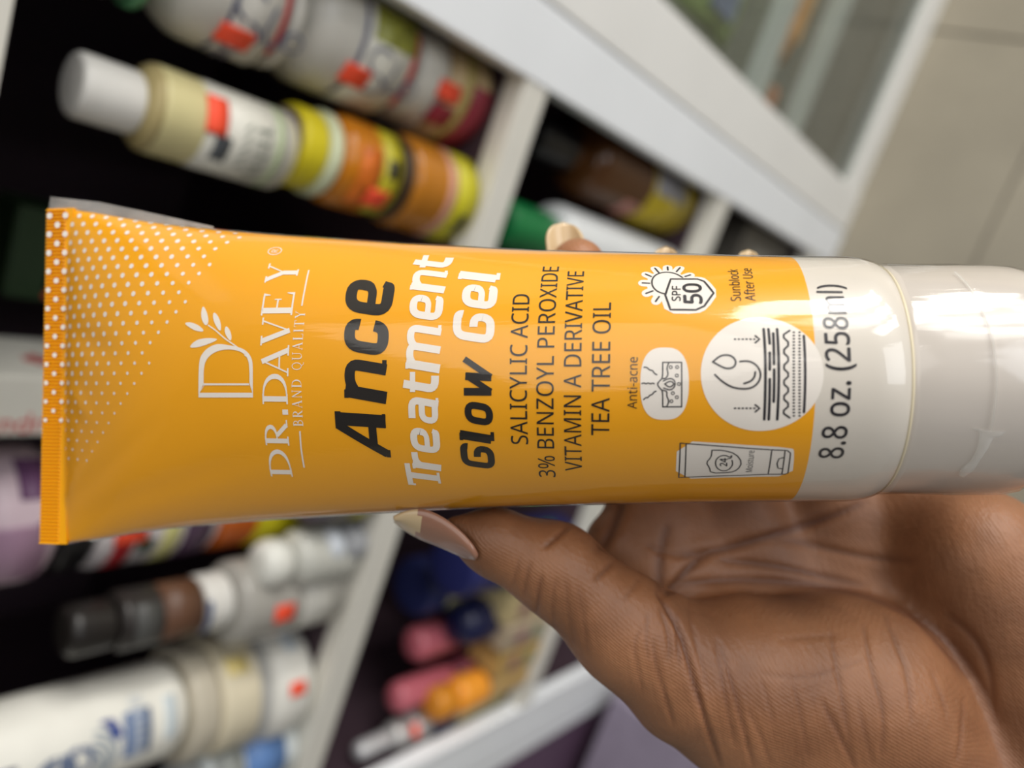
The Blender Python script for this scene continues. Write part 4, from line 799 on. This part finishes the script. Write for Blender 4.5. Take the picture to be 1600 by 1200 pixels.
# ------------------------------------------------------------------ the hand: one continuous surface grown from a distance field
def H(px, py, z): return np.array([(px-800)/F_PX*z, -(py-600)/F_PX*z, -z])
def build_hand():
    lo = np.array([-34.0, -150.0, -236.0]); hi = np.array([196.0, 48.0, -128.0]); h = 1.15
    nx, ny, nz = [int(math.ceil(q)) for q in (hi-lo)/h]
    X, Y, Z = np.meshgrid(*[np.float32(lo[k]+h*np.arange(n)) for k, n in enumerate((nx, ny, nz))], indexing='ij')
    D = np.full(X.shape, 60.0, np.float32)
    def cap(a, b, ra, rb):
        ab = b-a; L2 = float(ab@ab); t = np.clip(((X-a[0])*ab[0]+(Y-a[1])*ab[1]+(Z-a[2])*ab[2])/L2, 0, 1)
        return np.sqrt((X-a[0]-t*ab[0])**2+(Y-a[1]-t*ab[1])**2+(Z-a[2]-t*ab[2])**2)-(ra+(rb-ra)*t)
    def ell(c, r): 
        q = np.sqrt(((X-c[0])/r[0])**2+((Y-c[1])/r[1])**2+((Z-c[2])/r[2])**2); return (q-1)*min(r)
    def smin(a, b, k): hh = np.maximum(k-np.abs(a-b), 0)/k; return np.minimum(a, b)-hh*hh*k*.25
    def chain(pts, k, D):
        C = None
        for (p, q) in zip(pts[:-1], pts[1:]):
            c = cap(H(*p[:3]), H(*q[:3]), p[3], q[3]); C = c if C is None else smin(C, c, 2.0)
        return smin(D, C, k)
    # metacarpals and palm
    for ch in ([(1030, 810, 207, 11), (1120, 960, 204, 14), (1330, 1330, 196, 19)], [(1150, 800, 209, 12), (1260, 1000, 205, 15), (1400, 1340, 196, 20)],
               [(1300, 795, 208, 12), (1380, 1000, 204, 15), (1470, 1340, 195, 20)], [(1430, 800, 204, 12), (1490, 1000, 198, 15), (1560, 1330, 190, 19)]):
        D = chain(ch, 10.0, D)
    D = chain([(1525, 868, 188, 17), (1620, 1060, 186, 21), (1660, 1330, 184, 25)], 9.0, D)        # heel on the little-finger side
    D = chain([(1020, 900, 200, 9), (965, 850, 203, 9)], 8.0, D)                                    # web
    # forearm runs out of view
    D = chain([(1500, 1330, 190, 27), (1760, 1640, 180, 30)], 14.0, D)
    # fingers behind the tube
    D = chain([(1030, 810, 207, 11), (935, 600, 210, 9.5), (905, 470, 204, 8.6), (903, 416, 190, 7.2)], 5.0, D)
    D = chain([(1150, 800, 209, 11.5), (1075, 600, 212, 9.8), (1045, 480, 206, 8.8), (1042, 436, 190, 6.6)], 5.0, D)
    D = chain([(1300, 795, 208, 11), (1200, 610, 212, 9.4), (1172, 486, 206, 8.4), (1170, 442, 190, 6.4)], 5.0, D)
    D = chain([(1430, 800, 204, 10.5), (1340, 640, 208, 8.4), (1300, 520, 204, 7.4), (1292, 475, 192, 6.2)], 5.0, D)
    # thumb and its mound
    T = cap(H(716, 831, 171), H(770, 846, 172.5), 4.0, 7.6)
    T = smin(T, cap(H(770, 846, 172), H(868, 888, 173), 7.6, 10.0), 3.0)
    T = smin(T, cap(H(868, 888, 173), H(980, 985, 174), 10.0, 11.6), 4.0)
    T = smin(T, cap(H(980, 985, 174), H(1068, 1044, 177), 11.6, 16.3), 6.0)
    D = smin(D, T, 5.0)
    M = smin(cap(H(1170, 1060, 181), H(1330, 1080, 187), 19.5, 22.0), cap(H(1330, 1080, 187), H(1470, 1260, 190), 22.0, 24.0), 9.0)
    M = smin(M, cap(H(1090, 1062, 180), H(1248, 1168, 186), 15.5, 19.0), 7.0)
    D = smin(D, M, 3.2)
    # ---- surface nets
    S = D < 0
    cells = np.zeros((nx-1, ny-1, nz-1), np.int8)
    for i in (0, 1):
        for j in (0, 1):
            for k in (0, 1): cells += S[i:nx-1+i, j:ny-1+j, k:nz-1+k]
    act = (cells > 0) & (cells < 8); idx = -np.ones(act.shape, np.int64); idx[act] = np.arange(act.sum())
    ci, cj, ck = np.nonzero(act); acc = np.zeros((len(ci), 3)); cnt = np.zeros(len(ci))
    corners = [(i, j, k) for i in (0, 1) for j in (0, 1) for k in (0, 1)]
    for a in corners:
        for b in corners:
            if sum(b)-sum(a) == 1 and all(b[t] >= a[t] for t in range(3)):
                da = D[ci+a[0], cj+a[1], ck+a[2]]; db = D[ci+b[0], cj+b[1], ck+b[2]]; m = (da < 0) != (db < 0)
                t = np.where(m, da/np.where(m, da-db, 1), 0)
                for ax in range(3): acc[:, ax] += np.where(m, a[ax]+t*(b[ax]-a[ax]), 0)
                cnt += m
    V = (np.stack([ci, cj, ck], 1)+acc/cnt[:, None])*h+lo
    Fq = []
    for ax in range(3):
        o = [0, 0, 0]; o[ax] = 1; sl0 = tuple(slice(1 if t != ax else 0, (nx, ny, nz)[t]-1) for t in range(3)); sl1 = tuple(slice(1 if t != ax else 1, (nx, ny, nz)[t]-1 if t != ax else (nx, ny, nz)[t]) for t in range(3))
        a, b = S[sl0], S[sl1]; I, J, Kk = np.nonzero(a != b); sg = a[I, J, Kk]
        base = [I, J, Kk]
        for t in range(3):
            if t != ax: base[t] = base[t]+1
        u, v = [t for t in range(3) if t != ax]
        def cell(du, dv):
            c = [base[0].copy(), base[1].copy(), base[2].copy()]; c[u] -= du; c[v] -= dv; return idx[c[0], c[1], c[2]]
        q = np.stack([cell(0, 0), cell(1, 0), cell(1, 1), cell(0, 1)], 1); flip = sg if ax != 1 else ~sg
        q[~flip] = q[~flip][:, ::-1]; Fq.append(q)
    Fq = np.concatenate(Fq); Fq = Fq[(Fq >= 0).all(1)]
    # ---- relax a little
    E = np.concatenate([Fq[:, [0, 1]], Fq[:, [1, 2]], Fq[:, [2, 3]], Fq[:, [3, 0]]])
    for it in range(5):
        A = np.zeros_like(V); c = np.zeros(len(V))
        for x in range(3): A[:, x] = np.bincount(E[:, 0], V[E[:, 1], x], len(V))+np.bincount(E[:, 1], V[E[:, 0], x], len(V))
        c = np.bincount(E[:, 0], minlength=len(V))+np.bincount(E[:, 1], minlength=len(V)); V = V*.5+.5*A/c[:, None]
    return V, Fq
Vh, Fh = build_hand()
HC = H(1250, 1000, 185)
me = mesh_np('hand', w_mm(Vh)-w_mm(HC), Fh)
tmp = link('hand_tmp', me); sub = tmp.modifiers.new('s', 'SUBSURF'); sub.levels = 1; sub.render_levels = 1; bpy.context.view_layer.update()
me2 = bpy.data.meshes.new_from_object(tmp.evaluated_get(bpy.context.evaluated_depsgraph_get())); bpy.data.objects.remove(tmp)
# creases: folds pressed into the skin where the hand has them
nv = len(me2.vertices); co = np.empty(nv*3); me2.vertices.foreach_get('co', co); co = co.reshape(-1, 3)
no = np.empty(nv*3); me2.vertices.foreach_get('normal', no); no = no.reshape(-1, 3)
cc = (co+w_mm(HC)-CAM_C)@CAM_R*1000; nc = no@CAM_R; vd = -cc/np.linalg.norm(cc, axis=1, keepdims=True)
pxv = np.stack([800+F_PX*cc[:, 0]/-cc[:, 2], 600-F_PX*cc[:, 1]/-cc[:, 2]], 1); front = (nc*vd).sum(1) > .02
CREASES = [  # (points, depth mm, width mm)
 ([(1028, 925), (1040, 950), (1062, 985), (1072, 1020), (1082, 1060), (1104, 1130), (1125, 1195)], .75, .55),
 ([(1020, 1000), (1026, 1040), (1038, 1085), (1052, 1130)], .35, .5), ([(1058, 960), (1058, 1000), (1062, 1040)], .35, .45), ([(1000, 985), (990, 1010), (998, 1050), (1004, 1080)], .22, .45),
 ([(1118, 1000), (1126, 1050), (1138, 1110), (1148, 1165)], .30, .5), ([(1124, 1005), (1148, 1080), (1165, 1150), (1178, 1200)], .38, .5), ([(1170, 1110), (1190, 1150), (1205, 1195)], .25, .45),
 ([(1188, 1060), (1200, 1090), (1208, 1130)], .18, .45), ([(1296, 985), (1306, 1040), (1320, 1110), (1330, 1180)], .30, .55), ([(1348, 975), (1362, 1050), (1382, 1110), (1378, 1180)], .34, .55), ([(1380, 960), (1402, 1010), (1420, 1060), (1424, 1130)], .30, .55),
 ([(1285, 1095), (1305, 1135), (1325, 1175), (1335, 1200)], .40, .55), ([(1240, 1070), (1252, 1120), (1262, 1180)], .22, .5), ([(1455, 1050), (1470, 1090), (1480, 1120)], .2, .5), ([(1505, 1090), (1502, 1150), (1495, 1190)], .25, .5), ([(1340, 1090), (1350, 1140), (1362, 1190)], .2, .5),
 ([(1035, 925), (1060, 912), (1105, 908), (1180, 906), (1260, 912), (1330, 922), (1380, 938), (1430, 962), (1480, 1000), (1530, 1060), (1560, 1130)], .55, 1.1),
 ([(1425, 955), (1450, 985), (1480, 1020), (1515, 1060)], .40, .8), ([(1480, 960), (1512, 985), (1535, 1015), (1550, 1060), (1552, 1100)], .35, .9),
 ([(1060, 868), (1110, 864), (1160, 850), (1210, 836), (1262, 820), (1310, 804), (1350, 786)], .65, 1.2), ([(1125, 876), (1180, 880), (1230, 888), (1290, 902), (1350, 916)], .55, 1.0),
 ([(1200, 842), (1260, 850), (1310, 862), (1370, 874), (1430, 876)], .40, 1.0), ([(1040, 930), (1060, 905), (1085, 880), (1110, 860)], .6, 1.2),
 ([(972, 778), (962, 810), (950, 840), (938, 858)], .8, 1.3), ([(1045, 820), (1035, 850), (1030, 890), (1032, 925)], .5, 1.3), ([(1010, 850), (1030, 862), (1060, 868)], .3, .8),
 ([(888, 822), (876, 834), (862, 846), (850, 856)], .42, .6), ([(958, 880), (946, 892), (930, 908)], .38, .6), ([(1000, 905), (984, 925), (975, 940)], .2, .6),
 ([(828, 880), (822, 905), (818, 930)], .25, .5), ([(846, 900), (840, 930), (838, 960)], .35, .5), ([(868, 905), (862, 950), (866, 985)], .2, .45), ([(812, 870), (806, 895), (800, 915)], .2, .45), ([(885, 910), (888, 960), (896, 1005)], .18, .45), ([(905, 915), (912, 970), (918, 1020)], .15, .45),
 ([(1220, 1000), (1270, 995), (1310, 993)], .15, .6), ([(1190, 1052), (1250, 1062), (1300, 1050), (1350, 1030)], .15, .6), ([(1150, 920), (1220, 930), (1300, 945), (1340, 970)], .12, .6),
 ([(1030, 950), (1045, 990), (1046, 1030)], .3, .45), ([(1012, 960), (1010, 1000), (1014, 1030)], .22, .45), ([(1075, 940), (1080, 980), (1095, 1030), (1108, 1080)], .2, .5),
 ([(660, 800), (690, 812), (725, 835), (745, 870)], .35, .6)]
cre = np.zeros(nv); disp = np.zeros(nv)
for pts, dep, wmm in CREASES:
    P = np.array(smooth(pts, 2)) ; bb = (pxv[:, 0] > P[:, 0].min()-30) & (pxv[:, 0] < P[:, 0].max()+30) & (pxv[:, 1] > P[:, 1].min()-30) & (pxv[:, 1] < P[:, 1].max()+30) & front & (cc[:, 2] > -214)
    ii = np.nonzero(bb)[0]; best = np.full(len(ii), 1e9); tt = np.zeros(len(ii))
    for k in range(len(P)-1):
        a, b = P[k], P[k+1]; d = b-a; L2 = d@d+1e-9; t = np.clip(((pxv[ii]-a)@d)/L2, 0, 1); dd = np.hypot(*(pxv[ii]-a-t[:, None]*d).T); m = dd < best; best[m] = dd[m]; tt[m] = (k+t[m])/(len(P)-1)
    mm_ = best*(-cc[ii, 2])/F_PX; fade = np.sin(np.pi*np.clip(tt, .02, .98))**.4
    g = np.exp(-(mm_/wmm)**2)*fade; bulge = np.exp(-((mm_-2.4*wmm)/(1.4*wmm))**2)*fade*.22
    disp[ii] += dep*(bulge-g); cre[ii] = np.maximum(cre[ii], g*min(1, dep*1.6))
co += no*(disp/1000)[:, None]; me2.vertices.foreach_set('co', co.ravel())
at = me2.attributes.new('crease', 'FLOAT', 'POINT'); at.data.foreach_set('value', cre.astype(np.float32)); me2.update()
M_SKIN = bpy.data.materials.new('dark_brown_skin'); M_SKIN.use_nodes = True; nt = M_SKIN.node_tree; b = nt.nodes['Principled BSDF']; N = nt.nodes.new; K_ = nt.links.new
b.inputs['Roughness'].default_value = .48; b.inputs['Specular IOR Level'].default_value = .42
b.inputs['Subsurface Weight'].default_value = .12; b.inputs['Subsurface Radius'].default_value = (1.0, .35, .18); b.inputs['Subsurface Scale'].default_value = .003
tc = N('ShaderNodeTexCoord'); n1 = N('ShaderNodeTexNoise'); n1.inputs['Scale'].default_value = 45; n1.inputs['Detail'].default_value = 4; K_(tc.outputs['Object'], n1.inputs['Vector'])
cr = N('ShaderNodeValToRGB'); cr.color_ramp.elements[0].position = .35; cr.color_ramp.elements[0].color = rgb(122, 81, 54); cr.color_ramp.elements[1].position = .65; cr.color_ramp.elements[1].color = rgb(154, 106, 73); K_(n1.outputs[0], cr.inputs[0])
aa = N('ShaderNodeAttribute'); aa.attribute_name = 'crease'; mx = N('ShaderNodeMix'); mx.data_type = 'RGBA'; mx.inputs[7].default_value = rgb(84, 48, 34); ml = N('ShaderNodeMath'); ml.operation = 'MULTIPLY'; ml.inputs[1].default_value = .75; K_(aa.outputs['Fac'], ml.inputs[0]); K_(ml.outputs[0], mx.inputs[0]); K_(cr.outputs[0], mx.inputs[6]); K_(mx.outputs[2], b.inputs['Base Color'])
wv = N('ShaderNodeTexWave'); wv.bands_direction = 'DIAGONAL'; wv.inputs['Scale'].default_value = 640; wv.inputs['Distortion'].default_value = 26; wv.inputs['Detail'].default_value = 1; wv.inputs['Detail Scale'].default_value = .06; K_(tc.outputs['Object'], wv.inputs['Vector'])
n2 = N('ShaderNodeTexNoise'); n2.inputs['Scale'].default_value = 900; n2.inputs['Detail'].default_value = 3; K_(tc.outputs['Object'], n2.inputs['Vector'])
mp = N('ShaderNodeMapping'); mp.vector_type = 'POINT'; n3 = N('ShaderNodeTexNoise'); n3.inputs['Scale'].default_value = 1; n3.inputs['Detail'].default_value = 4; mp.inputs['Rotation'].default_value = (Matrix.Rotation(-.22, 3, 'Z') @ Matrix([list(r) for r in CAM_R.T])).to_euler(); mps = N('ShaderNodeMapping'); mps.inputs['Scale'].default_value = (950, 130, 500)
K_(tc.outputs['Object'], mp.inputs[0]); K_(mp.outputs[0], mps.inputs[0]); K_(mps.outputs[0], n3.inputs['Vector']); K_(mp.outputs[0], wv.inputs['Vector'])
a1 = N('ShaderNodeMath'); a1.operation = 'ADD'; a2 = N('ShaderNodeMath'); a2.operation = 'ADD'; s1 = N('ShaderNodeMath'); s1.operation = 'MULTIPLY'; s1.inputs[1].default_value = .2; K_(wv.outputs['Fac'], s1.inputs[0]); K_(s1.outputs[0], a1.inputs[0]); K_(n2.outputs[0], a1.inputs[1]); K_(a1.outputs[0], a2.inputs[0]); K_(n3.outputs[0], a2.inputs[1])
bp = N('ShaderNodeBump'); bp.inputs['Strength'].default_value = .5; bp.inputs['Distance'].default_value = .00030; K_(a2.outputs[0], bp.inputs['Height']); K_(bp.outputs[0], b.inputs['Normal'])
HAND = thing('person_hand', 'bare dark-skinned hand gripping the yellow tube, thumb along its lower edge', 'hand', tuple(w_mm(HC)))
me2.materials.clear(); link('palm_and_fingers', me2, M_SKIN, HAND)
# nails
M_NAIL = mat('natural_nail', rgb(150, 108, 88), .28, coat=.4); M_TIP = mat('nail_free_edge', rgb(200, 176, 138), .3, coat=.3)
def shell(name, G, m, th=.5, mi=None):
    G = np.array(G); a, b_ = G.shape[:2]; du = np.gradient(G, axis=0); dv = np.gradient(G, axis=1); n_ = np.cross(du, dv); n_ /= np.linalg.norm(n_, axis=-1, keepdims=True)+1e-9
    V = np.concatenate([G.reshape(-1, 3), (G-n_*th).reshape(-1, 3)]); q = a*b_; F = []; I = []
    for i in range(a-1):
        for j in range(b_-1):
            k = i*b_+j; F += [(k, k+1, k+b_+1, k+b_), (q+k, q+k+b_, q+k+b_+1, q+k+1)]; I += [mi(i, j)]*2 if mi else [0, 0]
    ring = [j for j in range(b_)]+[i*b_+b_-1 for i in range(1, a)]+[(a-1)*b_+j for j in range(b_-2, -1, -1)]+[i*b_ for i in range(a-2, 0, -1)]
    for k in range(len(ring)): x, y = ring[k], ring[(k+1) % len(ring)]; F.append((x, q+x, q+y, y)); I.append(I[0])
    me = mesh_np(name, w_mm(V)-w_mm(HC), F); o = link(name, me, m, HAND); o.data.polygons.foreach_set('material_index', I); return o
up = smooth([(617, 809), (634, 799), (660, 794), (690, 806), (716, 826), (736, 848), (744, 866)], 3); dn = smooth([(617, 813), (632, 826), (655, 840), (682, 850), (705, 860), (728, 870), (744, 876)], 3)
up = np.array(up); dn = np.array(dn); q = np.linspace(0, 1, 26); U = np.stack([np.interp(q, np.linspace(0, 1, len(up)), up[:, k]) for k in (0, 1)], 1); Dn = np.stack([np.interp(q, np.linspace(0, 1, len(dn)), dn[:, k]) for k in (0, 1)], 1)
G = [[H(*(U[i]*(1-v)+Dn[i]*v), 162.4+3.6*(1-q[i])+ (v**1.6)*4.6-1.1*math.sin(math.pi*v)+1.6*max(0, (q[i]-.8)/.2)**1.5) for v in np.linspace(0, 1, 10)] for i in range(26)]
shell('thumbnail', G, [M_NAIL, M_TIP], .5, mi=lambda i, j: 1 if i < 9-abs(j-4)*.35 else 0)
def tipnail(cx, cy, rx, ry, z, m, tilt=0.0):
    G = []
    for i in range(16):
        v = -1+2*i/15; row = []
        for j in range(12):
            t = -1+2*j/11; w = math.sqrt(max(.0, 1-max(0, v)**2.6)); x = t*w*rx; y = -v*ry
            row.append(H(cx+x+tilt*v*ry, cy+y, z+2.6*(t*w)**2*-1+2.6))
        G.append(row)
    shell('fingernail', G, m, .5)
tipnail(884, 384, 31, 37, 190, M_TIP, -.12)
tipnail(1040, 416, 22, 31, 190, M_TIP)
tipnail(1169, 420, 20, 30, 190, M_TIP)
